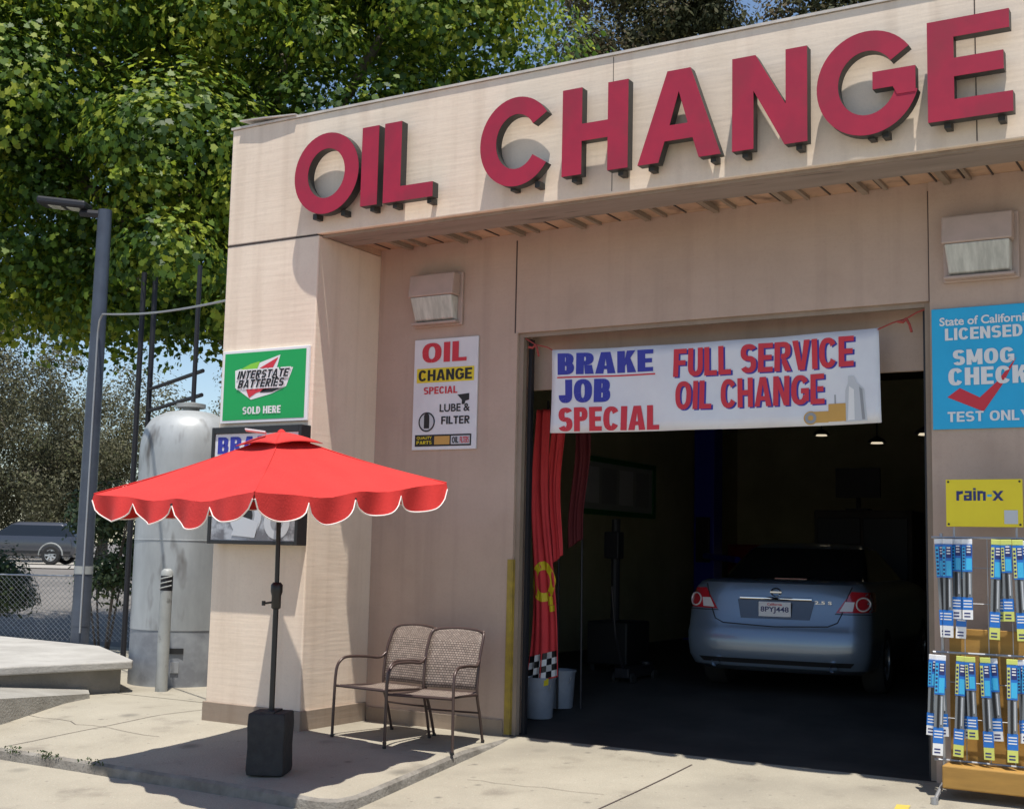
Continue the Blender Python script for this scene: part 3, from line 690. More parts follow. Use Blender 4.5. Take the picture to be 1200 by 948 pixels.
# blue smog check sign on the right pier
yw = -.022
t = thing('smog_sign', 'bright blue smog check sign with red tick on the right pier', 'sign', (5.9, yw, 2.55))
b = MB(); b.box(5.202, 5.945, yw-.02, yw-.003, 2.562, 3.468); b.build('panel', 'sign_cyan', t, bevel=.003)
b = MB(); ys_ = yw-.0225
flat(b, [(5.31,2.80),(5.40,2.865),(5.54,2.79),(5.66,2.90),(5.80,3.075),(5.70,2.88),(5.565,2.685)], ys_, 1)
ys_ -= .003
write(b, 'State of California', 5.262, 5.90, 3.335, 3.40, ys_, 0, bold=.025)
block(b, 'LICENSED', 5.30, 5.845, 3.225, 3.315, ys_, 0)
block(b, 'SMOG', 5.355, 5.785, 3.035, 3.15, ys_, 0, st=.27); block(b, 'CHECK', 5.32, 5.875, 2.885, 3.015, ys_, 0, st=.27)
block(b, 'TEST ONLY', 5.31, 5.885, 2.615, 2.69, ys_, 0, st=.2)
b.build('print', ['ink_white', 'ink_red'], t)

# hanging vinyl banner across the door
def bpt(x, z):
    u = (x-1.92)/2.87; v = (z-2.632)/.736
    return (x, .012+.018*math.sin(u*9.5)*(1-.6*v)+.010*math.sin(u*23+v*4), z-.022*math.sin(math.pi*u)*(v)-.012*math.sin(u*3.1)*(1-v))
t = thing('vinyl_banner', 'white vinyl banner hung across the garage door opening', 'banner', (3.35, 0, 2.63))
b = MB(); b.grid(lambda u, v: (lambda p: (p[0], p[1]+.0, p[2]))(bpt(1.918+2.872*u+.03*(1-v)*(u-.3), 2.632+.736*v)), 60, 8)
b.build('cloth', 'banner_vinyl', t, smooth=60, solid=.002)
b = MB(); fb = lambda dy: (lambda x, z: (lambda p: (p[0], p[1]-dy, p[2]))(bpt(x, z)))
def bw(txt, x0, x1, z0, z1, mi, bold, dy=.004, space=1.0): block(b, txt, x0, x1, z0, z1, 0, mi, st=.2+bold, tb=.165+bold*.3, gap=.07, fn=fb(dy))
bw('BRAKE', 1.975, 2.90, 3.145, 3.335, 0, .10); bw('JOB', 1.985, 2.49, 2.895, 3.10, 0, .10); bw('SPECIAL', 1.985, 2.955, 2.645, 2.855, 1, .08)
for k in range(10): 
    xa_, xb_ = 1.97+.095*k, 1.97+.095*(k+1); rect(b, xa_, xb_, 3.115, 3.128, 0, 1, fb(.004))
for dx, dz, mi, dy in ((.014, -.010, 0, .003), (0, 0, 1, .006)):
    bw('FULL SERVICE', 3.085+dx, 4.60+dx, 3.085+dz, 3.325+dz, mi, .03, dy); bw('OIL CHANGE', 3.11+dx, 4.36+dx, 2.805+dz, 3.045+dz, mi, .03, dy)
# bottle and filter drawing
flat(b, [(4.52,2.655),(4.70,2.655),(4.68,2.90),(4.62,2.955),(4.60,3.01),(4.555,3.01),(4.55,2.95),(4.53,2.90)], 0, 3, fb(.004))
flat(b, [(4.545,2.665),(4.60,2.665),(4.60,2.9),(4.56,2.93)], 0, 5, fb(.006))
flat(b, [(4.66,2.665),(4.685,2.665),(4.665,2.9),(4.64,2.92)], 0, 4, fb(.006))
rect(b, 4.39, 4.53, 2.66, 2.80, 0, 2, fb(.006)); rect(b, 4.27, 4.39, 2.655, 2.745, 0, 2, fb(.005)); disc(b, 4.25, 2.695, .055, 0, 2, fn=fb(.0065)); ringflat(b, 4.25, 2.695, .045, .022, 0, 4, fn=fb(.008))
rect(b, 4.44, 4.45, 2.80, 2.87, 0, 4, fb(.005))
b.build('print', ['ink_blue', 'ink_red', 'ink_gold', 'ink_lightgrey', 'ink_grey', 'ink_white'], t)
for pts in ([(1.925,.012,3.365),(1.86,.015,3.40),(1.74,.02,3.43),(1.63,.05,3.49),(1.585,.06,3.52)], [(4.785,.012,3.355),(4.9,.015,3.40),(5.0,.02,3.425),(5.08,.03,3.47),(5.155,.06,3.50)]):
    b = MB(); b.tube(pts, .006, 6); b.tube([pts[2], (pts[2][0]+.03, .0, pts[2][2]-.05), (pts[2][0]+.045, .0, pts[2][2]-.11)], .010, 6)
    b.tube([pts[2], (pts[2][0]-.02, .0, pts[2][2]-.03), (pts[2][0]-.06, .0, pts[2][2]-.02)], .012, 6)
    b.build('tie_rope', 'rope_red', t)

# yellow rack header sign
t = thing('rack_header', 'yellow wiper brand sign standing above the wiper rack', 'sign', (5.6, -.3, 1.83))
b = MB(); b.box(5.352, 5.868, -.345, -.330, 1.838, 2.172); b.build('panel', 'sign_yellow', t, bevel=.003)
b = MB(); yr_ = -.3475
def rx(x, polys_, mi=0, w_=.05, h_=.068):
    for p in polys_: flat(b, [(x+px*w_, 2.022+pz*h_) for px, pz in p], yr_, mi)
q4 = lambda a_, c_, d_, e_: [(a_,d_),(c_,d_),(c_,e_),(a_,e_)]
rx(5.425, [q4(0,.36,0,1), [(.3605,.62),(.9,.72),(.9,1.02),(.3605,.95)]])
rx(5.476, [q4(.72,1.08,0,1), q4(.15,.7195,.78,1), q4(0,.34,.0,.58), q4(.3405,.7195,0,.22), q4(.3405,.7195,.40,.58)])
rx(5.540, [q4(0,.36,0,1)]); rx(5.540, [q4(0,.36,1.1,1.3)], 0)
rx(5.568, [q4(0,.36,0,1), q4(.3605,.76,.74,1), q4(.7605,1.12,0,.92)])
rx(5.634, [q4(0,.62,.40,.62)], 2)
rx(5.668, [[(0,0),(.42,0),(1.5,1),(1.08,1)]], 0); yr_ -= .0006; rx(5.668, [[(1.5,0),(1.08,0),(0,1),(.42,1)]], 0)
rect(b, 5.745, 5.835, 1.86, 1.955, -.3475, 1)
for (xx, zz) in ((5.37,2.155),(5.85,2.155),(5.37,1.855),(5.85,1.855)): disc(b, xx, zz, .008, -.3475, 3, 10)
b.build('print', ['ink_navy', 'ink_lightgrey', 'blade_sky', 'ink_black'], t)
for x_ in (5.40, 5.82): b = MB(); b.tube([(x_,-.325,1.76),(x_,-.325,1.85)], .008, 6); b.build('support', 'galvanised', t)

# ------------------------------------------------------------------ wiper rack and packs
ag = lambda y: apron_z(y)
t = thing('wiper_rack', 'wire display rack with brown back board hung with wiper blades', 'display rack', (5.75, -.33, ag(-.33)))
b = MB(); b.box(5.34, 6.30, -.255, -.235, .12, 1.12); b.build('back_board', 'board_brown', t, bevel=.004)
b = MB(); b.box(5.33, 6.31, -.50, -.26, .045, .20); b.build('base_tray', 'board_brown', t, bevel=.01)
for xx in (5.305, 6.33):
    b = MB(); b.tube([(xx,-.30,.03),(xx,-.30,1.79)], .012, 8); b.build('post', 'galvanised', t)
    b = MB(); b.tube([(xx,-.62,ag(-.62)+.02),(xx,-.45,.03),(xx,-.30,.06)], .014, 8); b.tube([(xx,-.62,ag(-.62)),(xx,-.62,ag(-.62)+.045)], .026, 10); b.build('foot', 'galvanised', t)
for zz in (1.76, .955, .215):
    b = MB(); b.tube([(5.25,-.36,zz),(5.32,-.34,zz),(6.34,-.34,zz)], .009, 6); b.build('rail', 'galvanised', t)
b = MB()
for xx in (5.46, 5.62, 5.78, 5.94, 6.1, 6.24): b.tube([(xx,-.31,.2),(xx,-.31,1.76)], .0035, 5)
for zz in (.5, .75, 1.3, 1.55): b.tube([(5.305,-.306,zz),(6.33,-.306,zz)], .0035, 5)
b.build('wire_grid', 'galvanised', t)

def blade_pack(length, kind):
    r = thing('wiper_pack', None, 'wiper pack', (0,0,0), 'wiper blade packs on the rack')
    h = .034
    b = MB(); b.box(-.036, .036, -.004, .004, -.032, .005); b.build('hanger_tab', 'blade_lime' if kind else 'ink_white', r, bevel=.003)
    zc = -.034-length*.34
    b = MB(); b.box(-h, h, -.012, 0, zc, -.034, 0)
    rect(b, -h*.95, -h*.35, zc+.01, -.05, -.0128, 2 if kind else 1); rect(b, -h*.2, h*.9, zc+length*.20, -.05, -.0128, 3); rect(b, -h*.2, h*.9, zc+.012, zc+length*.17, -.0128, 1)
    for k in range(7): rect(b, -h*.85, -h*.45, zc+.02+k*length*.04, zc+.02+k*length*.04+length*.022, -.0136, 3)
    for k in range(3): rect(b, -h*.05, h*.7, zc+length*.24+k*.02, zc+length*.24+k*.02+.009, -.0136, 4)
    b.build('card', ['blade_blue', 'blade_sky', 'blade_lime', 'ink_navy', 'ink_white'], r)
    b = MB(); z0 = zc-.002; z1 = -length*.72
    b.box(-h*.9, h*.9, -.010, 0, z1, z0, 0); b.box(-.012, .004, -.016, -.0105, z1, z0, 1); b.box(.012, .020, -.013, -.0105, z1+.02, z0-.01, 2); b.build('blister', ['blade_clear', 'ink_black', 'ink_lightgrey'], r)
    b = MB(); b.box(-h, h, -.013, 0, -length*.88, z1-.002, 0); b.box(-h, h, -.013, 0, -length, -length*.88-.001, 1)
    for k in range(3): rect(b, -h*.8, h*.8, z1-.03-k*.02, z1-.022-k*.02, -.0138, 2)
    for k in range(2): rect(b, -h*.7, h*.5, -length+.015+k*.022, -length+.025+k*.022, -.0138, 3)
    b.build('label', ['blade_blue', 'ink_white' if not kind else 'blade_lime', 'ink_white', 'ink_navy'], r)
    return r
packs = {(k, L): blade_pack(L, k) for k in (0, 1) for L in (.55, .68)}
used = set()
def put(k, L, x, y, z, tilt, lab):
    p = packs[(k, L)]
    if (k, L) in used: p = copy_tree(p)
    used.add((k, L)); p.location = (x, y, z); p.rotation_euler = (0, tilt, random.uniform(-.25, .25)); p['label'] = lab
ordn = ['first', 'second', 'third', 'fourth', 'fifth', 'sixth', 'seventh', 'eighth']
for i, (x, k, L) in enumerate(((5.315,0,.68),(5.375,0,.68),(5.435,0,.55),(5.505,0,.55),(5.70,1,.68),(5.765,1,.55),(5.835,1,.68),(6.02,0,.55))):
    put(k, L, x, -.40-.02*(i % 2), 1.745, random.uniform(-.05,.05), f'{ordn[i]} wiper pack from the left in the front row of the upper rail')
for i, (x, k, L) in enumerate(((5.345,0,.55),(5.475,0,.68),(5.735,1,.55),(5.87,0,.55))):
    put(k, L, x, -.375, 1.74, random.uniform(-.07,.07), f'{ordn[i]} wiper pack from the left in the rear row of the upper rail')
for i, (x, k, L) in enumerate(((5.30,0,.55),(5.485,0,.55),(5.65,0,.55),(5.84,0,.55))):
    put(k, L, x, -.375, .93, random.uniform(-.07,.07), f'{ordn[i]} wiper pack from the left in the rear row of the lower rail')
for i, (x, k, L) in enumerate(((5.27,0,.55),(5.318,0,.68),(5.455,1,.68),(5.515,1,.55),(5.61,1,.68),(5.79,1,.68),(5.89,0,.55),(6.05,1,.68))):
    put(k, L, x, -.41-.02*(i % 2), .935, random.uniform(-.05,.05), f'{ordn[i]} wiper pack from the left in the front row of the lower rail')

# ------------------------------------------------------------------ red market umbrella
PX, PY = .86, -2.30; PZ = pad_z(PY)
t = thing('market_umbrella', 'red square umbrella with white piped scallops standing on the pavement', 'umbrella', (PX, PY, PZ))
CN = [Vector((1.78,-3.61,1.932)), Vector((1.913,-1.608,2.102)), Vector((-.20,-1.14,2.12)), Vector((-.30,-3.085,1.952))]
AP = Vector((PX-.02, PY, 2.445))
b = MB(); v_ = MB(); pipe = MB()
def edge_pt(a, c, s):
    p = a.lerp(c, s); p.z -= .035*math.sin(math.pi*s); 
    ctr = Vector((PX, PY, p.z)); return p.lerp(ctr, .05*math.sin(math.pi*s))
for i in range(4):
    a, c = CN[i], CN[(i+1) % 4]
    def fn(u, v, a=a, c=c, i=i):
        e = edge_pt(a, c, u); top = AP.lerp(e, .05)
        p = top.lerp(e, v); p.z -= .022*math.sin(math.pi*v)*(1-.4*math.sin(math.pi*u)) - .02*math.sin(math.pi*v)*0
        p.z -= .02*math.sin(math.pi*u)*v + .011*math.sin(u*17+i*2+v*2)*v*v*math.sin(math.pi*u) + .007*math.sin(u*7+v*6+i)*v + .010*math.exp(-((u-.5)/.10)**2)*-v
        return tuple(p)
    b.grid(fn, 16, 12)
    out = ((a+c)/2-Vector((PX, PY, 0))); out.z = 0; out.normalize()
    def vn(u, v, a=a, c=c, out=out, i=i):
        e = Vector(fn(u, 1)); k = (u*4) % 1.0
        if u in (0.0, 1.0): k = 0
        j_ = min(3, int(u*4)); drop = .045+(.135+.014*math.sin(i*5+j_*2.7))*math.sqrt(max(0, 1-(2*k-1)**2))
        e.z -= drop*v; e += out*(.012*v+.028*math.sin(u*29+i*3)*v*math.sin(k*math.pi)-.02*math.sin(k*math.pi*2)*v); return tuple(e)
    v_.grid(vn, 64, 4)
    pipe.tube([vn(j/64, 1) for j in range(65)], .0052, 6)
for i in range(4):
    sm_ = MB(); sm_.tube([AP.lerp(CN[i], .05+.95*k/12)+Vector((0,0,-.022*math.sin(math.pi*k/12)+.002)) for k in range(13)], .005, 5); sm_.build('seam', 'canopy_red', t)
b.build('canopy', 'canopy_red', t, smooth=35); v_.build('valance', 'canopy_red', t, smooth=60); pipe.build('piping', 'piping_white', t, smooth=60)
b = MB()
cap = [AP.lerp(CN[i], .25)+Vector((0,0,.022)) for i in range(4)]; tipv = AP+Vector((0,0,.018))
for i in range(4):
    def cf(u, v, i=i):
        e = cap[i].lerp(cap[(i+1)%4], u); e.z += .02*math.sin(math.pi*u); p = tipv.lerp(e, v); p.z += .012*math.sin(math.pi*v); return tuple(p)
    b.grid(cf, 8, 6)
b.build('vent_cap', 'canopy_red', t, smooth=50, solid=.004)
b = MB(); q0 = Vector((PX-.10, PY-.20, 2.452)); b.obox(q0, (.075,.03,-.01), (-.02,.03,-.004), (0,0,.006)); b.build('care_label', 'ink_white', t)
b = MB(); b.lathe((PX-.02, PY, 2.458), [(.03,0),(.028,.012),(.010,.024)], 12); b.build('finial', 'canopy_red', t, smooth=60)
b = MB(); b.tube([(PX,PY,PZ+.02),(PX,PY,1.25)], .021, 12); b.tube([(PX,PY,1.24),(PX-.02,PY,2.46)], .018, 12); b.build('pole', 'black_metal', t, smooth=60)
b = MB(); b.lathe((PX,PY,1.12), [(.024,0),(.036,.01),(.036,.10),(.045,.13),(.045,.18),(.03,.2)], 16); b.tube([(PX-.03,PY-.02,1.17),(PX-.085,PY-.045,1.16)], .008, 8); b.lathe((PX-.085,PY-.045,1.145), [(.014,0),(.014,.035)], 10); b.build('crank', 'black_metal', t, smooth=50)
b = MB(); b.lathe((PX-.008,PY,1.84), [(.03,0),(.042,.01),(.042,.05),(.025,.06)], 14); b.build('runner', 'black_metal', t, smooth=50)
for i in range(4):
    for e, m_ in ((CN[i], .5), ((CN[i]+CN[(i+1)%4])/2-Vector((0,0,.05)), .5)):
        r = MB(); top = AP+Vector((0,0,-.07)); r.tube([top, top.lerp(e, .5)+Vector((0,0,-.075)), e.lerp(top, .03)+Vector((0,0,-.045))], .007, 6); rb = r.build('rib', 'black_metal', t)
        r = MB(); mid = top.lerp(e, .5)+Vector((0,0,-.08)); r.tube([(PX-.008,PY,1.87), mid], .006, 6); r.build('strut', 'black_metal', rb)
# weight bag standing round the pole foot
t = thing('umbrella_weight', 'black cube weight bag round the foot of the umbrella pole', 'weight bag', (PX, PY, PZ))
b = MB(); c_, s_ = math.cos(.45), math.sin(.45); hw = .137
pr_ = []
for (hh, zz) in ((hw*.98, 0), (hw*1.03, .04), (hw*.99, .2), (hw*1.03, .36), (hw*1.0, .44), (hw*.95, .45)):
    pr_.append([(PX+c_*sx*hh-s_*sy*hh, PY+s_*sx*hh+c_*sy*hh, PZ+.004+zz) for sx, sy in ((-1,-1),(0,-1.03),(1,-1),(1.03,0),(1,1),(0,1.03),(-1,1),(-1.03,0))])
vv = [p for r_ in pr_ for p in r_]
b.add(vv, [(i*8+k, i*8+(k+1)%8, (i+1)*8+(k+1)%8, (i+1)*8+k) for i in range(5) for k in range(8)]+[tuple(range(7,-1,-1)), tuple(range(40,48))])
b.build('bag', 'bag_black', t, bevel=.008, smooth=40)
b = MB(); b.obox((PX,PY,PZ+.457), (c_*.05,s_*.05,0), (-s_*.13,c_*.13,0), (0,0,.006)); b.build('flap', 'bag_black', t)

# ------------------------------------------------------------------ sling chairs
def chair(lab):
    t = thing('patio_chair', lab, 'chair', (0,0,0), 'brown sling chairs by the wall')
    def sm(pts, n=5):                                    # Catmull-Rom
        P = [Vector(p) for p in pts]; P = [P[0]*2-P[1]]+P+[P[-1]*2-P[-2]]; o = []
        for i in range(1, len(P)-2):
            for k in range(n):
                u = k/n; o.append(.5*((2*P[i])+(-P[i-1]+P[i+1])*u+(2*P[i-1]-5*P[i]+4*P[i+1]-P[i+2])*u*u+(-P[i-1]+3*P[i]-3*P[i+1]+P[i+2])*u**3))
        return o+[P[-2]]
    for s in (-1, 1):
        b = MB(); b.tube(sm([(s*.305,-.345,0),(s*.302,-.34,.3),(s*.298,-.33,.55),(s*.292,-.285,.635),(s*.287,-.2,.662),(s*.275,0,.655),(s*.262,.16,.64),(s*.252,.235,.68)]), .0125, 8)
        l = b.build('leg', 'chair_metal', t, smooth=60)
        f = MB(); f.lathe((s*.305,-.345,0), [(.016,0),(.016,.02)], 8); f.build('foot_cap', 'plastic_black', l)
        b = MB(); b.tube(sm([(s*.25,.335,0),(s*.25,.27,.22),(s*.25,.205,.42),(s*.252,.235,.68),(s*.25,.31,.86),(s*.235,.345,.905)]), .0125, 8)
        l = b.build('leg', 'chair_metal', t, smooth=60)
        f = MB(); f.lathe((s*.25,.335,0), [(.016,0),(.016,.02)], 8); f.build('foot_cap', 'plastic_black', l)
    b = MB(); b.tube(sm([(-.238,.343,.90),(-.16,.362,.918),(0,.372,.926),(.16,.362,.918),(.238,.343,.90)]), .0125, 8)
    b.build('top_rail', 'chair_metal', t, smooth=60)
    b = MB()
    for s in (-1, 1): b.tube(sm([(s*.255,-.30,.425),(s*.255,0,.415),(s*.25,.20,.40)]), .011, 8)
    b.tube([(-.30,-.325,.425),(.30,-.325,.425)], .011, 8); b.tube([(-.25,.205,.415),(.25,.205,.415)], .011, 8); b.build('seat_frame', 'chair_metal', t, smooth=60)
    b = MB(); b.grid(lambda u, v: (-.25+.5*u, -.325+.52*v, .437-.025*math.sin(math.pi*v)*(1-.3*abs(2*u-1))-.02*v), 10, 10, uvfn=lambda u, v: (u*.5, v*.5))
    b.build('seat', 'sling', t, smooth=60, solid=.006)
    b = MB()
    def bk(u, v):
        yz = [(.205,.44),(.235,.64),(.30,.82),(.352,.915)]; q = v*3; i = min(2, int(q)); f_ = q-i
        y = yz[i][0]+(yz[i+1][0]-yz[i][0])*f_; z = yz[i][1]+(yz[i+1][1]-yz[i][1])*f_
        return (-.243+.486*u, y+.022*math.sin(math.pi*u)*(1-.3*v), z+.012*math.sin(math.pi*u)*v*v)
    b.grid(bk, 10, 12, uvfn=lambda u, v: (u*.5, v*.5)); b.build('backrest', 'sling', t, smooth=60, solid=.005)
    b = MB(); b.tube([(-.25,.255,.25),(.25,.255,.25)], .009, 8); b.build('stretcher', 'chair_metal', t)
    return t
c1 = chair('brown sling chair set nearer the garage door')
c2 = copy_tree(c1); c2['label'] = 'brown sling chair in the corner beside the column'
c1.location = (1.40, -.865, 0); c1.rotation_euler = (.012, 0, math.radians(7))
c2.location = (.77, -.715, 0); c2.rotation_euler = (0, 0, math.radians(-7))

# ------------------------------------------------------------------ flags and bucket inside the door
def flag(lab, cx, cy, z0, z1, w0, w1, lean, m, k, deco):
    t = thing('feather_flag', lab, 'flag', (cx, cy, .02), 'furled red flags inside the door')
    b = MB(); b.tube([(cx-.02,cy+.09,.05),(cx-.05,cy+.09,z1+.1)], .011, 8); b.build('pole', 'dark_steel', t)
    def fn(u, v):
        w_ = w0+(w1-w0)*max(0, v)**.7; x = (u-.5)*w_+lean*(v-.3)+.03*math.sin(v*7+k); z = z0+(z1-z0)*v
        return (cx+x, cy-.05+.028*math.sin(u*11+v*4+k)*(.3+.7*v)+.010*math.sin(u*23+k*2+v*3), z+.10*(u-.5)*(1-v)*(1-v))
    b = MB(); b.grid(fn, 30, 60); b.build('cloth', m, t, smooth=70, solid=.003)
    if not deco: return
    H = z1-z0
    def uvq(u0, u1, v0, v1, mi, n=4):
        for i in range(n):
            for j in range(n):
                q = [(u0+(u1-u0)*(i+a_)/n, v0+(v1-v0)*(j+c_)/n) for a_, c_ in ((0,0),(1,0),(1,1),(0,1))]
                pr.add([(lambda p: (p[0], p[1]-.006, p[2]))(fn(*x_)) for x_ in q], [(0,1,2,3)], mi)
    pr = MB()
    for i in range(5):
        for j in range(4): uvq(.02+i*.192, .02+(i+1)*.192, .005+j*.0235, .005+(j+1)*.0235, (i+j) % 2, 2)
    for i in range(40):
        a0, a1 = 2*math.pi*i/40, 2*math.pi*(i+1)/40
        pt_ = lambda a_, r_: (.52+r_*math.cos(a_)/w0*1.25, .36+r_*1.25*math.sin(a_)/H)
        q = [pt_(a0,.15), pt_(a1,.15), pt_(a1,.085), pt_(a0,.085)][::-1]
        pr.add([(lambda p: (p[0], p[1]-.006, p[2]))(fn(*x_)) for x_ in q], [(0,1,2,3)], 2)
    uvq(.62, .86, .27, .30, 2); uvq(.72, .95, .245, .268, 2)
    uvq(.30, .70, -.022, .002, 2, 2)
    pr.build('print', ['ink_white', 'ink_black', 'ink_yellow'], t)
flag('furled red flag with yellow letter and chequered foot in the doorway', 1.42, .84, .36, 2.9, .36, .12, -.06, 'flag_red', 0, True)
flag('plain red flag hanging closest to the door jamb', 1.45, 1.02, 1.45, 3.25, .12, .14, .02, 'flag_red', 2, False)
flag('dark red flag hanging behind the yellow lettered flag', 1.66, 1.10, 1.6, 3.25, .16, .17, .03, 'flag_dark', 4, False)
def bucket(lab, x, y, r, h):
    t = thing('bucket', lab, 'bucket', (x, y, .003), 'grey buckets inside the door')
    b = MB(); b.lathe((x,y,.003), [(r*.82,0),(r*.86,.01),(r,h),(r*1.06,h),(r*1.06,h+.018),(r*.97,h+.018),(r*.95,h-.01),(r*.8,.03)], 28); b.build('pail', 'bucket_grey', t, smooth=40)
    b = MB(); b.tube([(x+r*1.05*math.cos(a), y-r*.3-.02, h*.9-.10*math.sin(a)) for a in [math.pi*i/12 for i in range(13)]], .004, 6); b.build('handle', 'galvanised', t)
bucket('grey bucket holding the chequered flag', 1.36, .88, .15, .36)
bucket('grey bucket standing behind the flag bucket', 1.36, 1.28, .15, .34)

# ------------------------------------------------------------------ cars
def outline(w_, yr, yf, z, bow, n=14, fr=.35):
    pts = []
    for i in range(n+1):                                 # rear centre to rear corner
        a = i/n*math.pi/2; sx = math.sin(a)**.62; cy = 1-math.cos(a)**.55 if a < math.pi/2 else 1.0
        pts.append((w_*sx, yr+bow*(cy)))
    for i in range(1, 5): pts.append((w_, yr+bow+(yf-fr-yr-bow)*i/4))
    for i in range(1, 8):
        a = i/7*math.pi/2; pts.append((w_*(math.cos(a)**.55 if a < math.pi/2-1e-6 else 0), yf-fr+fr*math.sin(a)))
    L_ = [(x, y, z) for x, y in pts]; R_ = [(-x, y, z) for x, y in pts[1:-1]][::-1]
    return L_+R_
def loft(mb, levels, mi=0, top=True, bot=True):
    rings = [outline(*l) for l in levels]; n = len(rings[0]); o = []
    for r in rings: o += r
    fs = [(i*n+k, i*n+(k+1)%n, (i+1)*n+(k+1)%n, (i+1)*n+k) for i in range(len(rings)-1) for k in range(n)]
    if bot: fs.append(tuple(range(n-1,-1,-1)))
    if top: fs.append(tuple(range((len(rings)-1)*n, len(rings)*n)))
    mb.add(o, fs, mi)
def level_at(levels, z):
    for a, c in zip(levels, levels[1:]):
        if a[3] <= z <= c[3]:
            f = (z-a[3])/max(1e-6, c[3]-a[3]); return [a[i]+(c[i]-a[i])*f for i in range(5)]
    return list(levels[-1])
def rear_pt(levels, s, z, offs):
    """point on the rear skin at lateral x = s (beyond the half width it runs on along the side)."""
    l = level_at(levels, z); w_, yr, bow = l[0], l[1], l[4]; sg = 1 if s >= 0 else -1; s = abs(s)
    if s <= w_*.999:
        a = math.asin(min(1, (s/w_))**(1/.62)); y = yr+bow*(1-math.cos(a)**.55)
        nx = .0 if s < w_*.75 else (s/w_-.75)*3
        return (sg*(s+offs*nx), y-offs, z)
    return (sg*(w_+offs), yr+bow+(s-w_), z)
def patch(mb, levels, corners, offs, mi=0, nu=10, nv=4):
    (a, b_, c, d) = corners                               # (s, z): lower inner, lower outer, upper outer, upper inner
    def fn(u, v):
        p = [a[i]*(1-u)*(1-v)+b_[i]*u*(1-v)+c[i]*u*v+d[i]*(1-u)*v for i in (0,1)]
        return rear_pt(levels, p[0], p[1], offs)
    mb.grid(fn, nu, nv, mi)
def wheel(t, x, y, r, w_, side):
    b = MB(); prof = [(r*.62,-w_/2),(r*.93,-w_/2),(r,-w_*.36),(r,w_*.36),(r*.93,w_/2),(r*.62,w_/2)]
    n = 28; vs_ = []
    for rr, xx in prof: vs_ += [(x+xx, y+rr*math.cos(2*math.pi*k/n), r+rr*math.sin(2*math.pi*k/n)) for k in range(n)]
    b.add(vs_, [(i*n+k, i*n+(k+1)%n, ((i+1)%6)*n+(k+1)%n, ((i+1)%6)*n+k) for i in range(6) for k in range(n)])
    wo = b.build('wheel', 'rubber', t, smooth=40)
    b = MB(); xo = x+side*w_*.36
    for k in range(7):
        a = 2*math.pi*k/7; c = Vector((xo, y+r*.34*math.cos(a), r+r*.34*math.sin(a)))
        b.obox(c, (side*.015,0,0), (0,r*.30*math.cos(a),r*.30*math.sin(a)), (0,-r*.085*math.sin(a),r*.085*math.cos(a)))
    ringp = [(x+side*w_*q, r*rr) for q, rr in ((.30,.64),(.46,.64),(.46,.58),(.30,.58))]; vs_ = []
    for xx, rr in ringp: vs_ += [(xx, y+rr*math.cos(2*math.pi*k/n), r+rr*math.sin(2*math.pi*k/n)) for k in range(n)]
    b.add(vs_, [(i*n+k, i*n+(k+1)%n, ((i+1)%4)*n+(k+1)%n, ((i+1)%4)*n+k) for i in range(4) for k in range(n)])
    b.build('rim', 'alloy', wo, smooth=40)
def car(lab, paint, body, cabin, wheels, roof_z, glass_z, sedan, tr):
    t = thing('parked_car', lab, 'car', (0,0,0))
    b = MB(); loft(b, body); b.build('body', paint, t, smooth=32)
    b = MB(); loft(b, [l for l in cabin if l[3] <= glass_z+.001], 0, False, False); b.build('window', 'car_glass', t, smooth=50)
    b = MB(); loft(b, [l for l in cabin if l[3] >= glass_z-.001], 0, True, False); b.build('roof', paint, t, smooth=50)
    for (x, y, s) in wheels: wheel(t, x, y, tr, .21, s)
    return t
body = [(.76,.16,4.6,.22,.35),(.84,.05,4.72,.27,.30),(.872,.0,4.76,.36,.26),(.885,-.005,4.76,.47,.25),(.89,.0,4.76,.575,.25),(.885,.03,4.74,.635,.25),(.884,.055,4.72,.70,.25),
        (.878,.085,4.68,.82,.25),(.866,.105,4.6,.92,.26),(.84,.125,4.2,1.005,.28),(.80,.145,3.75,1.055,.30),(.765,.20,3.5,1.078,.33),(.66,.40,3.3,1.09,.4)]
cabin = [(.73,.70,3.55,1.075,.28),(.69,.98,3.15,1.2,.25),(.635,1.24,2.85,1.32,.22),(.585,1.46,2.6,1.405,.20),(.54,1.62,2.45,1.44,.2),(.42,1.9,2.25,1.465,.2)]
wl = [(s*.79, y, s) for s in (-1, 1) for y in (1.02, 3.78)]
t = car('silver blue sedan parked inside the dark garage', 'car_blue', body, cabin, wl, 1.46, 1.405, True, .325); sedan = t
b = MB(); patch(b, body, ((.565,.80),(.97,.815),(1.02,.985),(.70,1.0)), .006, 0, 16, 5); b.build('tail_lamp', 'tail_red', t, smooth=60)
b2 = MB(); patch(b2, body, ((-.565,.80),(-.97,.815),(-1.02,.985),(-.70,1.0)), .006, 0, 16, 5); b2.f = [f[::-1] for f in b2.f]; b2.build('tail_lamp', 'tail_red', t, smooth=60)
for s in (-1, 1):
    b = MB(); patch(b, body, ((s*.60,.815),(s*.715,.82),(s*.73,.905),(s*.65,.905)), .011, 0, 6, 3); b.build('reverse_lamp', 'tail_clear', t, smooth=60)
    n = 24; b = MB(); c_s, c_z = s*.80, .885
    pts = [rear_pt(body, c_s+s*.055*math.cos(2*math.pi*k/n), c_z+.06*math.sin(2*math.pi*k/n), .012) for k in range(n+1)]
    b.tube(pts, .008, 6); b.build('lamp_ring', 'tail_clear', t, smooth=60)
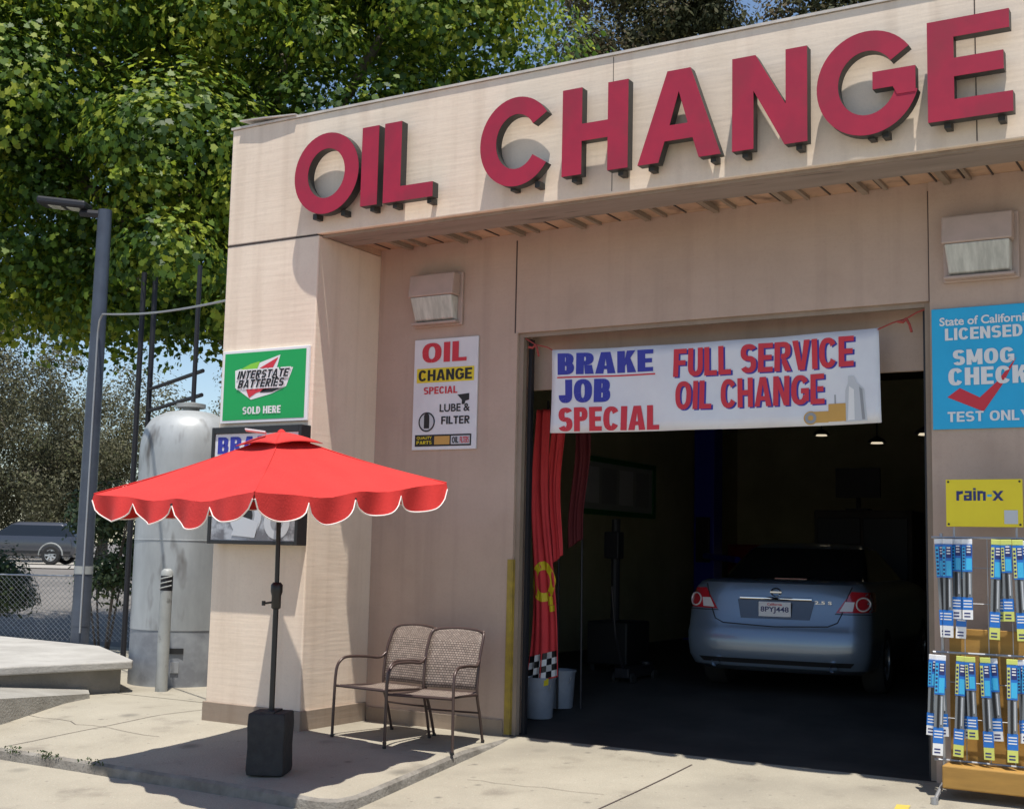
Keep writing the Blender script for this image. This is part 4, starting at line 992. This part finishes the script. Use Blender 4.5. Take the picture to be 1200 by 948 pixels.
def skin_line(mb, pts, r, offs=.0025, n=12):
    P_ = []
    for (a, c) in zip(pts, pts[1:]):
        for k in range(n): P_.append(rear_pt(body, a[0]+(c[0]-a[0])*k/n, a[1]+(c[1]-a[1])*k/n, offs))
    P_.append(rear_pt(body, *pts[-1], offs)); mb.tube(P_, r, 6)
b = MB(); skin_line(b, [(-.70,1.04),(-.66,.93),(-.62,.79),(-.585,.71),(-.50,.672),(0,.652),(.50,.672),(.585,.71),(.62,.79),(.66,.93),(.70,1.04)], .005)
skin_line(b, [(-.87,.79),(-.56,.79)], .004); skin_line(b, [(.87,.79),(.56,.79)], .004); b.build('panel_gap', 'plastic_black', t)
b = MB(); patch(b, body, ((-.33,.725),(.33,.725),(.37,.90),(-.37,.90)), .004, 0, 12, 4); b.build('plate_recess', 'car_dark', t, smooth=60)
b = MB(); skin_line(b, [(-.345,.915),(.345,.915)], .016, .012); b.build('trunk_handle', 'chrome', t, smooth=60)
b = MB()
yp = rear_pt(body, 0, .80, .02)[1]; b.box(-.155, .155, yp-.008, yp, .745, .885); pl = b.build('licence_plate', 'plate_white', t, bevel=.004)
b = MB(); write(b, '8PYJ448', -.135, .135, .775, .84, yp-.0105, 0, bold=.02); write(b, 'California', -.07, .07, .85, .873, yp-.0105, 1, bold=.02); b.build('plate_number', ['ink_navy', 'ink_red'], pl)
b = MB(); yq = rear_pt(body, 0, .975, .012)[1]; 
b.tube([(.045*math.cos(2*math.pi*k/20), yq, .975+.038*math.sin(2*math.pi*k/20)) for k in range(21)], .006, 6); b.box(-.055,.055,yq-.006,yq+.004,.968,.982); b.build('badge', 'chrome', t)
b = MB(); yq = rear_pt(body, .40, .905, .006)[1]; write(b, '2.5 S', .37, .53, .875, .905, yq-.006, 0, bold=.02); b.build('trim_badge', 'chrome', t)
b = MB(); patch(b, body, ((-.70,.30),(.70,.30),(.74,.345),(-.74,.345)), .004, 0, 12, 2); b.build('lower_valance', 'plastic_black', t, smooth=60)
for s in (-1, 1):
    b = MB(); b.tube([(s*.56,.10,.30),(s*.56,-.02,.295)], .038, 14, caps=False); b.build('exhaust', 'chrome', t, smooth=60)
b = MB(); b.box(-.16,.16,.74,.80,1.085,1.10); b.build('brake_lamp', 'tail_red', t)
sedan.rotation_euler = (0, 0, math.radians(6)); sedan.location = (3.24, 2.03, .285)

sb = [(.80,.10,4.6,.30,.3),(.90,.03,4.7,.40,.28),(.92,.0,4.72,.6,.25),(.92,.02,4.7,.8,.25),(.91,.06,4.6,.98,.25),(.88,.10,3.7,1.08,.25)]
sc = [(.86,.12,3.6,1.075,.25),(.80,.30,3.1,1.3,.25),(.74,.45,2.8,1.5,.25),(.70,.5,2.7,1.56,.25),(.6,.62,2.5,1.63,.25)]
sv = car('dark grey suv parked on the street beyond the fence', 'car_dark', sb, sc, [(s*.83, y, s) for s in (-1,1) for y in (.95, 3.65)], 1.63, 1.5, False, .36)
b = MB()
for s in (-1, 1): b.tube([(s*(.925), .95+.46*math.cos(a), .36+.46*math.sin(a)) for a in [math.pi*i/14 for i in range(15)]], .03, 6)
b.build('wheel_arch', 'grey_paint', sv)
b = MB()
for s in (-1, 1): b.box(min(s*.905,s*.93), max(s*.905,s*.93), .2, 4.4, .42, .52)
b.build('side_sill', 'plastic_black', sv)
dl = Vector((-.86,-.51,0))
# rear end close to (-32.6, 25), nose towards the left of the street
sv.location = (-32.75, 24.9, ground_z(-34,24)+.035); sv.rotation_euler = (0,0,math.atan2(-dl.x, dl.y))

# ------------------------------------------------------------------ things inside the garage
t = thing('car_lift', 'tall blue two post car lift column inside the garage', 'car lift', (-.35, 9.2, .003))
b = MB(); b.box(-.52,-.18,9.05,9.4,.003,4.2); b.build('post', 'lift_blue', t, bevel=.01)
b = MB(); b.box(-.46,-.24,8.98,9.045,1.2,1.9); b.build('carriage', 'dark_steel', t, bevel=.01)
b = MB(); b.box(-.62,-.08,8.9,9.5,.003,.03); b.build('base_plate', 'lift_blue', t)
b = MB(); b.tube([(-.3,9.0,1.3),(.5,8.3,1.25)], .05, 8); b.build('lift_arm', 'lift_blue', t)
t = thing('notice_board', 'green framed board of papers on the side wall of the garage', 'board', (-.74, 6.7, 2.2))
b = MB(); y0_, y1_, z0_, z1_ = 5.55, 8.0, 2.12, 2.92
for q in ((y0_, y1_, z1_-.07, z1_), (y0_, y1_, z0_, z0_+.07), (y0_, y0_+.07, z0_+.0705, z1_-.0705), (y1_-.07, y1_, z0_+.0705, z1_-.0705)): b.box(-.748, -.70, *q)
b.build('frame', 'frame_green', t); b = MB(); b.box(-.747, -.725, y0_+.071, y1_-.071, z0_+.071, z1_-.071); b.build('board', 'whiteboard', t)
for i in range(4):
    b = MB(); b.box(-.7245, -.721, y0_+.15+i*.55, y0_+.6+i*.55, 2.28, 2.78); b.build('pinned_sheet', 'ink_grey' if i % 2 else 'ink_lightgrey', t)
t = thing('tool_chest', 'dark red tool chest standing against the back wall', 'tool chest', (.2, 11, .003))
b = MB(); b.box(-.6,1.1,10.7,11.4,.12,1.5); b.build('cabinet', 'tool_red', t, bevel=.02)
for k in range(5):
    b = MB(); b.box(-.55,1.05,10.675,10.698,.2+k*.25,.42+k*.25); d = b.build('drawer', 'tool_red', t, bevel=.006); b = MB(); b.box(-.1,.6,10.655,10.674,.38+k*.25,.40+k*.25); b.build('handle', 'chrome', d)
for x_ in (-.45,.95):
    b = MB(); b.lathe((x_,11.0,.003), [(.05,0),(.06,.05),(.05,.115)], 12); b.build('caster', 'rubber', t)
t = thing('monitor', 'black computer monitor on the tall bench behind the sedan', 'monitor', (2.55, 7.4, 1.95))
b = MB(); b.box(2.25,2.85,7.35,7.40,2.12,2.52); b.build('screen', 'plastic_black', t, bevel=.01)
b = MB(); b.tube([(2.55,7.39,1.96),(2.55,7.39,2.2)], .03, 8); b.box(2.4,2.7,7.3,7.5,1.953,1.975); b.build('stand', 'plastic_black', t)
t = thing('equipment_cabinet', 'tall dark equipment cabinet behind the silver sedan', 'cabinet', (2.6, 7.5, .003))
b = MB(); b.box(2.0,3.3,7.2,7.9,.05,1.95); b.build('body', 'garage_dark', t, bevel=.02)
b = MB(); b.box(2.05,2.63,7.17,7.198,.15,1.85); b.build('door', 'dark_steel', t, bevel=.01); b = MB(); b.box(2.67,3.25,7.17,7.198,.15,1.85); b.build('door', 'dark_steel', t, bevel=.01)
t = thing('workbench', 'long dark workbench along the back of the garage', 'workbench', (2.5, 11.1, .003))
b = MB(); b.box(1.5,9.5,10.8,11.5,.95,1.02); b.build('top', 'garage_dark', t, bevel=.01)
for x_ in (1.6, 4.2, 6.8, 9.4):
    for y_ in (10.85, 11.4): b = MB(); b.box(x_-.04,x_+.04,y_-.04,y_+.04,.003,.949); b.build('leg', 'dark_steel', t)
t = thing('floor_jack', 'low floor jack with its grey handle upright by the doorway', 'floor jack', (1.5, 2.3, .003))
b = MB(); b.box(1.42,1.58,2.35,3.0,.06,.16); b.lathe((1.5,2.95,.16), [(.06,0),(.06,.04)], 14); b.build('chassis', 'dark_steel', t, bevel=.01)
for x_, y_ in ((1.40,2.42),(1.60,2.42),(1.40,2.95),(1.60,2.95)):
    b = MB(); b.tube([(x_-.015,y_,.058),(x_+.015,y_,.058)], .055, 14); b.build('wheel', 'rubber', t)
b = MB(); b.tube([(1.5,2.38,.15),(1.5,2.2,.5),(1.49,2.12,1.0)], .012, 8); b.build('handle', 'dark_steel', t)
t = thing('machine', 'grey workshop machine with hoses beside the flags', 'machine', (.9, 3.4, .003))
b = MB(); b.box(.65,1.15,3.2,3.8,.08,.55); b.build('body', 'plastic_black', t, bevel=.02)
b = MB(); b.tube([(.9,3.4,.551),(.9,3.4,1.7)], .05, 10); b.box(.80,.98,3.3,3.45,1.25,1.55); b.build('column', 'dark_steel', t, bevel=.01)
for x_, y_ in ((.7,3.25),(1.1,3.25),(.7,3.75),(1.1,3.75)):
    b = MB(); b.lathe((x_,y_,.003), [(.03,0),(.03,.076)], 10); b.build('caster', 'rubber', t)
for i, (x_, y_, z_, lab) in enumerate(((1.55,9.0,3.42,'small lit ceiling lamp deepest in the garage, nearest the lift column'),(2.75,7.6,3.16,'small lit ceiling lamp above the computer monitor'),(4.1,4.55,2.97,'small lit lamp close to the right door edge'))):
    t = thing('ceiling_lamp', lab, 'ceiling lamp', (x_, y_, z_), 'small lit lamps in the garage')
    b = MB(); b.tube([(x_,y_,z_+.09),(x_,y_,4.55)], .008, 6); b.build('rod', 'dark_steel', t)
    b = MB(); b.lathe((x_,y_,z_), [(.02,.09),(.1,.04),(.13,.0)], 18, caps=False); b.build('shade', 'dark_steel', t, smooth=50)
    b = MB(); b.lathe((x_,y_,z_-.012), [(.085,0),(.07,.02)], 18); b.build('bulb', 'lamp_glow', t)

# ------------------------------------------------------------------ left side: planter, bollard, tank, lamp post, pipes, fence
t = thing('planter_wall', 'low raised concrete planter with pale overhanging cap at the left', 'planter', (-3.6, -.5, 0))
capo = [(-4.35,-3.7),(-3.56,-1.25),(-3.2,.1),(-3.32,.22),(-5.0,1.25),(-9,1.6),(-9,-3.7)]
ins = [(-4.46,-3.62),(-3.68,-1.22),(-3.32,.06),(-3.40,.13),(-5.05,1.15),(-8.9,1.5),(-8.9,-3.62)]
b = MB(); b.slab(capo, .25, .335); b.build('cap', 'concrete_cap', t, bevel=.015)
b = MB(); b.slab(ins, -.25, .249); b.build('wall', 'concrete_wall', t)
b = MB(); q_ = [(-2.10,-3.4,-.16,.26),(-2.58,-2.03,-.08,.165),(-3.13,-.50,0,.045)]; k_ = [(-4.2,-3.4),(-3.75,-1.7),(-3.4,-.3)]
vs = []
for (x_, y_, zb, zt), (xi, yi) in zip(q_, k_): vs += [(x_,y_,zb-.05),(x_-.02,y_,zt),(xi,yi,zt+.01),(xi,yi,zb-.05)]
b.add(vs, [(i*4+k, i*4+(k+1)%4, (i+1)*4+(k+1)%4, (i+1)*4+k) for i in range(2) for k in range(4)]+[(3,2,1,0),(8,9,10,11)]); b.build('footing', 'concrete_footing', t)

t = thing('bollard', 'pale grey steel bollard with striped top beside the tank', 'bollard', (-3.08, .42, 0))
b = MB(); b.lathe((-3.08,.42,0), [(.066,0),(.066,1.08)], 20); b.build('post', 'grey_paint', t, smooth=50)
b = MB(); b.lathe((-3.08,.42,1.081), [(.067,0),(.067,.16)], 20); b.build('tape', 'dark_steel', t, smooth=50)
b = MB()
for k in range(3): b.tube([(-3.08+.0695*math.cos(a), .42+.0695*math.sin(a), 1.10+k*.05+.016*(a+2.2)) for a in [-2.2+.15*i for i in range(16)]], .008, 5)
b.build('stripe', 'grey_paint', t)
b = MB(); b.lathe((-3.08,.42,1.242), [(.067,0),(.062,.05),(.035,.075)], 20); b.build('cap', 'grey_paint', t, smooth=50)

TX, TY = -3.61, 1.18
t = thing('storage_tank', 'tall grey steel tank with domed top behind the column', 'tank', (TX, TY, 0))
b = MB(); R_ = .56
b.lathe((TX,TY,.62), [(R_,0),(R_,.02),(R_,.5),(R_,1.0),(R_,1.5),(R_,1.98),(R_,2.0),(R_*.985,2.15),(R_*.92,2.30),(R_*.78,2.42),(R_*.5,2.50),(R_*.3,2.52)], 48); b.build('shell', 'tank_paint', t, smooth=40)
b = MB(); b.tube([(TX+R_*math.cos(a), TY+R_*math.sin(a), 1.63) for a in [2*math.pi*i/48 for i in range(49)]], .006, 6); b.build('weld_seam', 'tank_paint', t, smooth=60)
b = MB(); b.lathe((TX,TY,3.13), [(.10,0),(.10,.05),(.17,.055),(.17,.10),(.05,.12)], 24); b.build('flange', 'grey_paint', t, smooth=40)
b = MB(); b.lathe((TX,TY,.0), [(R_*.99,0),(R_*.99,.618)], 48); b.build('skirt', 'tank_base', t, smooth=40)
b = MB(); vd = Vector((.657,-.754,0)); ld = Vector((.754,.657,0)); pc = Vector((TX,TY,.40))+vd*(R_*.99)+ld*-.02
b.obox(pc, ld*.11, vd*.012, (0,0,.03)); b.build('hand_hole', 'plastic_black', t)
b = MB(); pc = Vector((TX,TY,.22))+vd*(R_*.99)+ld*.0; b.obox(pc, ld*.045, vd*.012, (0,0,.06)); b.build('data_plate', 'galvanised', t)
b = MB(); b.tube([(TX+.03,TY,3.25),(TX+.03,TY,4.9)], .028, 10); b.build('vent_pipe', 'dark_steel', t, smooth=50)
b = MB(); b.tube([(TX+.40,TY+.05,2.95),(TX+.52,TY+.02,3.05),(TX+.52,TY+.02,3.18)], .02, 8); b.build('valve', 'dark_steel', t)

t = thing('pipe_frame', 'thin dark steel pipe frame standing behind the tank', 'pipe frame', (-5.4, 2.3, 0))
for x_, y_ in ((-5.60,2.18),(-5.47,2.26)):
    b = MB(); b.tube([(x_,y_,0),(x_,y_,5.2)], .036, 10); b.build('upright', 'dark_steel', t, smooth=50)
for z_ in (3.62, 3.33):
    b = MB(); b.tube([(-5.47,2.26,z_),(TX+.06,TY+.1,z_+.02)], .026, 8); b.build('cross_pipe', 'dark_steel', t, smooth=50)

LX, LY = -5.687, 1.528
t = thing('street_lamp', 'slate grey street lamp post with a flat lamp head', 'street lamp', (LX, LY, .33))
b = MB(); b.lathe((LX,LY,.31), [(.115,0),(.112,.5),(.09,5.6)], 16); b.build('pole', 'steel_blue', t, smooth=50)
b = MB(); b.lathe((LX,LY,.33), [(.118,.20),(.118,.42)], 16); b.build('pole_band', 'steel_blue', t, smooth=50); b = MB(); b.lathe((LX,LY,.33), [(.117,.85),(.117,.95)], 16); b.build('pole_band', 'grey_paint', t, smooth=50)
b = MB(); b.tube([(LX,LY,5.85),(LX-.28,LY-.16,5.87)], .05, 10); b.build('arm', 'dark_steel', t)
ad = Vector((-.85,-.45,.10)).normalized(); sd = Vector((.45,-.85,0)).normalized(); hc = Vector((LX,LY,5.93))+ad*.55
b = MB(); b.obox(hc, ad*.33, sd*.15, Vector((0,0,.05))); b.build('lamp_head', 'dark_steel', t, bevel=.03)
for k in (-.15, .1):
    b = MB(); b.obox(hc+ad*k-Vector((0,0,.054)), ad*.09, sd*.09, Vector((0,0,.004))); b.build('lens', 'lens_frost', t)
t = thing('conduit_cable', 'thin grey cable running from the lamp post to the building', 'cable', (LX, LY, 4.4))
cpt = [(LX+.10,LY-.09,.45),(LX+.094,LY-.085,2.5),(LX+.09,LY-.08,4.25),(LX+.13,LY-.10,4.42),(LX+.3,LY-.2,4.47)]
for i in range(1, 13):
    u = i/12; cpt.append((LX+.3+(-1.12-LX-.3)*u, LY-.2+(-.86-LY+.2)*u, 4.47+(3.915-4.47)*u-.05*math.sin(math.pi*u)))
mbc = MB(); mbc.tube(cpt, .013, 6); oc = mbc.build('cable_run', 'galvanised', t, smooth=60)

# chain link fence
t = thing('chain_fence', 'chain link fence with steel posts behind the planter', 'fence', (-8.0, 3.4, 0))
A_, B_ = Vector((-9.35,2.78,.0)), Vector((-5.5,4.9,.0)); FL = (B_-A_).length; fd = (B_-A_)/FL; H0, H1 = .12, 1.05
b = MB(); sp = .075
k = -H1
nrm = Vector((fd.y,-fd.x,0))
def fp(s, z, o): p = A_+fd*s+nrm*o; return (p.x, p.y, z)
s = -1.2
while s < FL:
    for sg in (1, -1):
        s0, s1 = (s, s+(H1-H0)) if sg > 0 else (s+(H1-H0), s)
        z0_, z1_ = H0, H1
        if s0 < 0: z0_ = H0+(0-s0); s0 = 0
        if s1 < 0: z1_ = H1-(0-s1); s1 = 0
        if s0 > FL: z0_ = H0+(s0-FL); s0 = FL
        if s1 > FL: z1_ = H1-(s1-FL); s1 = FL
        if z1_-z0_ > .03:
            d_ = .0028; p, q = fp(s0, z0_, sg*.003), fp(s1, z1_, sg*.003)
            b.tube([p, q], d_, 3, caps=False)
    s += sp
b.build('chain_mesh', 'galvanised', t)
for s in (0, FL*.33, FL*.66, FL):
    b = MB(); p = A_+fd*s; b.tube([(p.x,p.y,-.1),(p.x,p.y,1.1)], .024, 10); b.build('fence_post', 'galvanised', t, smooth=50)
b = MB(); b.tube([fp(0,1.07,0), fp(FL,1.07,0)], .014, 8); b.build('top_rail', 'galvanised', t)

# ------------------------------------------------------------------ leaves
STAR = [(.12,-.45),(.42,-.24),(.30,.04),(.30,.30),(.12,.26),(.02,.62),(-.14,.24),(-.34,.26),(-.27,.0),(-.40,-.28)]
OVAL = [(0,-.5),(.22,-.15),(.20,.15),(0,.5),(-.20,.15),(-.22,-.15)]
def leaf_mesh(name, C_, Nn, size, shape, m, parent, fold_=.12):
    n = len(C_); k = len(shape); sh = np.array(shape)
    Nn = Nn/np.linalg.norm(Nn, axis=1, keepdims=True)
    up = RNG.normal(size=(n,3)); T = np.cross(Nn, up); T /= np.linalg.norm(T, axis=1, keepdims=True)+1e-9; B = np.cross(Nn, T)
    sz = size*RNG.uniform(.5, 1.35, (n,1,1))
    V = C_[:,None,:] + sz*(sh[None,:,0:1]*T[:,None,:] + sh[None,:,1:2]*B[:,None,:] - fold_*np.abs(sh[None,:,0:1])*2*Nn[:,None,:])
    V = V.reshape(-1,3)-np.array(root_origin(parent) if parent else (0,0,0))
    me = bpy.data.meshes.new(name); me.vertices.add(n*k); me.vertices.foreach_set('co', V.astype(np.float32).ravel())
    me.loops.add(n*k); me.loops.foreach_set('vertex_index', np.arange(n*k, dtype=np.int32))
    me.polygons.add(n); me.polygons.foreach_set('loop_start', np.arange(0, n*k, k, dtype=np.int32))
    me.update(calc_edges=True); me.materials.append(MATS[m])
    o = bpy.data.objects.new(name, me); COL.objects.link(o); o.parent = parent
    return o
def crown(lobes, nclump, per, sig, interior=.25, bottom=-.75):
    """clump centres through the outer part of a few lobes, leaves gathered round each."""
    L_ = np.array(lobes, float); vol = L_[:,3]*L_[:,4]*L_[:,5]; pr = vol**.75/np.sum(vol**.75)
    ids = RNG.choice(len(L_), nclump, p=pr); d = RNG.normal(size=(nclump,3)); d /= np.linalg.norm(d, axis=1, keepdims=True)
    d[:,2] = np.maximum(d[:,2], bottom*RNG.uniform(.6,1,nclump))
    r = np.where(RNG.random(nclump) < interior, RNG.uniform(.2,.75,nclump), RNG.uniform(.74,1.14,nclump))
    cc = L_[ids,:3]+d*r[:,None]*L_[ids,3:6]
    cn = int(per); P_ = np.repeat(cc, cn, 0); D_ = np.repeat(d, cn, 0)
    g = RNG.normal(size=P_.shape); gl = np.linalg.norm(g, axis=1, keepdims=True); g = g/gl*np.minimum(gl, 1.9)
    scl = np.repeat(RNG.uniform(.6, 1.35, nclump), cn)[:,None]
    P_ = P_+g*np.array(sig)*scl
    P_[:,2] -= .25*sig[2]*(g[:,0]**2+g[:,1]**2)*scl[:,0]
    Nn = np.array([0,0,.42])+.35*D_+.85*g*np.array([1,1,.8])+RNG.normal(size=P_.shape)*.36
    return P_, Nn, cc
def tree(name, lab, base, height, lobes, nclump, per, sig, lsize, lm, shape, trunk_r, limbs=True, interior=.25, group=None, bottom=-.75, drop=None):
    t = thing(name, lab, 'tree', base, group)
    P_, Nn, cc = crown(lobes, nclump, per, sig, interior, bottom)
    if drop is not None:
        keep = drop(P_); P_, Nn = P_[keep], Nn[keep]
    leaf_mesh('crown', P_, Nn, lsize, shape, lm, t)
    bx, by, bz = base; b = MB()
    pts = [Vector((bx,by,bz-.2))]; 
    for i in range(1, 7): pts.append(Vector((bx+random.uniform(-.12,.12)*trunk_r*4, by+random.uniform(-.12,.12)*trunk_r*4, bz+height*i/6)))
    b.tube(pts, [trunk_r*(1.25 if i == 0 else 1-.11*i) for i in range(7)], 12)
    tr = b.build('trunk', 'bark', t, smooth=60)
    if limbs:
        for l in lobes:
            s0 = pts[3].lerp(pts[5], random.random()); e = Vector(l[:3]); mid = s0.lerp(e, .5)+Vector((random.uniform(-.3,.3),random.uniform(-.3,.3),.3))
            b = MB(); b.tube([s0, mid, e], [trunk_r*.45, trunk_r*.3, trunk_r*.12], 8)
            for k in range(10):
                c = Vector(cc[random.randrange(len(cc))]); 
                if (c-e).length < max(l[3:6])*1.15: b.tube([e.lerp(mid, random.uniform(0,.5)), e.lerp(c,.5)+Vector((0,0,.15)), c], [trunk_r*.14, trunk_r*.09, .012], 5)
            b.build('limb', 'bark', t, smooth=60)
    return t
# big maple like tree behind the building
big = [(-7.6,3.6,9.3,2.9,2.6,2.6),(-9.6,1.6,7.6,2.3,2.2,2.6),(-5.4,3.9,7.6,2.3,2.2,2.3),(-4.6,5.4,9.6,2.3,2.2,2.4),(-2.9,6.7,7.6,1.5,1.5,1.25),(-2.75,6.9,9.4,1.0,1.1,1.0),(-6.3,2.6,6.6,1.8,1.7,2.0),
       (-8.8,2.9,6.2,1.8,1.8,1.8),(-10.8,.8,9.6,2.4,2.2,2.4),(-6.4,5.6,12.2,3.4,3.2,2.4),(-3.9,5.7,11.0,2.0,2.0,2.0),(-9.4,3.4,12.0,3.0,3.0,2.6),(-7.4,2.9,5.3,1.1,1.1,.9),(-5.5,3.2,5.4,.9,.9,.9)]
big = [(x-.51*1.3, y+.85*1.3, z+.1, a, b_, c) for x, y, z, a, b_, c in big]
inside = lambda P_: ~((P_[:,0] > -1.6) & (P_[:,1] > -1.4) & (P_[:,2] < 5.8))
tree('maple_tree', 'big leafy green tree towering behind the garage', (-6.6,5.2,.1), 8.5, big, 310, 620, (.60,.60,.42), .112, 'leaf_green', STAR, .34, drop=inside, interior=.2)
# grey green trees across the street
gs = [((-25,14.2,.4), [(-25,14.2,6.0,2.7,2.5,3.0),(-26.5,13,4.2,2.0,2.0,2.2),(-23.6,15.2,3.6,1.7,1.8,2.0),(-25.6,13.6,8.0,1.8,1.8,1.5)], 'dusty olive green tree nearest the left edge of the photo'),
      ((-24.2,18.2,.5), [(-24.2,18.2,4.3,1.6,1.7,2.1),(-25,17.2,3.0,1.6,1.6,1.7)], 'dusty olive green tree right behind the lamp post'),
      ((-23.5,21.2,.5), [(-23.5,21.2,3.6,1.5,1.5,1.7),(-22.6,22.0,2.9,1.5,1.5,1.5)], 'dusty olive green tree left of the tank top'),
      ((-19.9,20.2,.5), [(-19.9,20.2,5.0,1.2,1.3,2.2),(-20.3,19.8,3.2,1.4,1.5,1.8)], 'dusty olive green tree between the tank and the column')]
gs = [((7.38+(b_[0]-7.38)*1.5, -9.79+(b_[1]+9.79)*1.5, .7), [(7.38+(x-7.38)*1.5, -9.79+(y+9.79)*1.5, 1.6+(z-1.6)*1.5, r*1.5, q*1.5, c*1.5) for x, y, z, r, q, c in l_], t_) for b_, l_, t_ in gs]
for base, lobes, lab in gs:
    tree('olive_tree', lab, base, 4.2, lobes, 110*len(lobes), 190, (.48,.48,.44), .14, 'leaf_grey', OVAL, .28, interior=.3, group='dusty olive trees across the street', bottom=-.95)
far = [((-52,34,.7), [(-52,34,6.6,5,5,5.5),(-58,30,6,5,5,5.5),(-48,39,6,5,5,5)], 'far dusty trees standing beyond the parked suv')]
for base, lobes, lab in far: tree('olive_tree', lab, base, 4.5, lobes, 260, 190, (.7,.7,.62), .2, 'leaf_grey', OVAL, .35, group='dusty olive trees across the street', bottom=-.95)
# dark trees above the roof line
tree('dark_tree', 'dark grey green tree showing above the roof between A and N', (-5.6,17,.3), 12, [(-5.2,16.8,14.2,1.9,1.8,2.1),(-3.9,17.4,14.6,1.5,1.5,1.5),(-3.7,17.5,12.9,1.5,1.5,1.5),(-5.8,16.3,11.9,1.4,1.5,1.6),(-4.6,17.0,10.8,2.0,2.0,2.0)], 200, 260, (.38,.38,.34), .13, 'leaf_dark', OVAL, .3)
tree('dark_tree', 'dark tree just peeping over the roof above the letter N', (-1.2,18,.3), 12, [(-.9,18.5,14.3,1.3,1.4,1.3),(.6,19.2,14.6,1.9,1.9,1.6),(1.8,19.8,14.8,1.6,1.6,1.3),(0,19,12.5,2.6,2,2)], 160, 260, (.38,.38,.34), .13, 'leaf_dark', OVAL, .3)
# hedge and shrub by the fence
t = thing('hedge_bush', 'clipped dark green hedge bush behind the planter', 'hedge', (-10.6,3.4,.1))
P_, Nn, cc = crown([(-10.3,2.7,.80,.85,.75,.72),(-9.65,3.2,.66,.50,.5,.60),(-11.2,2.2,.85,1.0,.8,.75)], 300, 190, (.16,.16,.14), .075, .3); leaf_mesh('foliage', P_, Nn, .075, OVAL, 'leaf_hedge', t)
b = MB(); 
for dx in (-.9,-.3,.3,.6): b.tube([(-10.7+dx,3.3+dx*.5,.0),(-10.6+dx*1.1,3.4+dx*.5,.8)], .03, 6)
b.build('stem', 'bark', t)
t = thing('fence_shrub', 'loose dark shrub growing through the chain link fence', 'shrub', (-7.9,3.7,.05))
P_, Nn, cc = crown([(-7.9,3.75,1.75,.42,.42,.65),(-7.75,3.85,.95,.40,.40,.55),(-7.4,4.1,1.2,.4,.4,.8)], 70, 75, (.15,.15,.17), .08, .5); leaf_mesh('foliage', P_, Nn, .085, OVAL, 'leaf_hedge', t)
b = MB()
for k in range(7): 
    a = random.uniform(0,6.3); b.tube([(-7.8+.1*math.cos(a),3.8+.1*math.sin(a),.0),(-7.8+.25*math.cos(a),3.8+.25*math.sin(a),.9),(-7.75+.4*math.cos(a),3.85+.35*math.sin(a),1.9)], [.02,.014,.006], 5)
b.build('stem', 'bark', t)
# weeds in the kerb joint
for i, (x_, y_, n_, lab) in enumerate(((-1.55,-2.655,26,'small dry weed tuft in the kerb joint nearest the left edge'),(-1.15,-2.655,40,'small green weed tuft in the middle of the kerb joint'),(-.62,-2.66,18,'small weed tuft in the kerb joint just left of the umbrella shade'))):
    t = thing('weed', lab, 'weed', (x_, y_, pad_z(y_)), 'weeds in the kerb joint')
    n_ *= 2; P_ = np.stack([RNG.normal(x_, .07, n_), RNG.normal(y_, .012, n_), pad_z(y_)+RNG.uniform(-.02, .03, n_)], 1); Nn = RNG.normal(size=(n_,3))*[1,1,.6]
    leaf_mesh('blades', P_, Nn, .026, OVAL, 'leaf_hedge', t)

for o in list(S.objects):
    if o.parent is None and o.name.split('.')[0] in ('feather_flag', 'bucket', 'car_lift', 'tool_chest', 'monitor', 'equipment_cabinet', 'workbench', 'floor_jack', 'machine'):
        o.location.z += floor_z(o.location.y)-.001
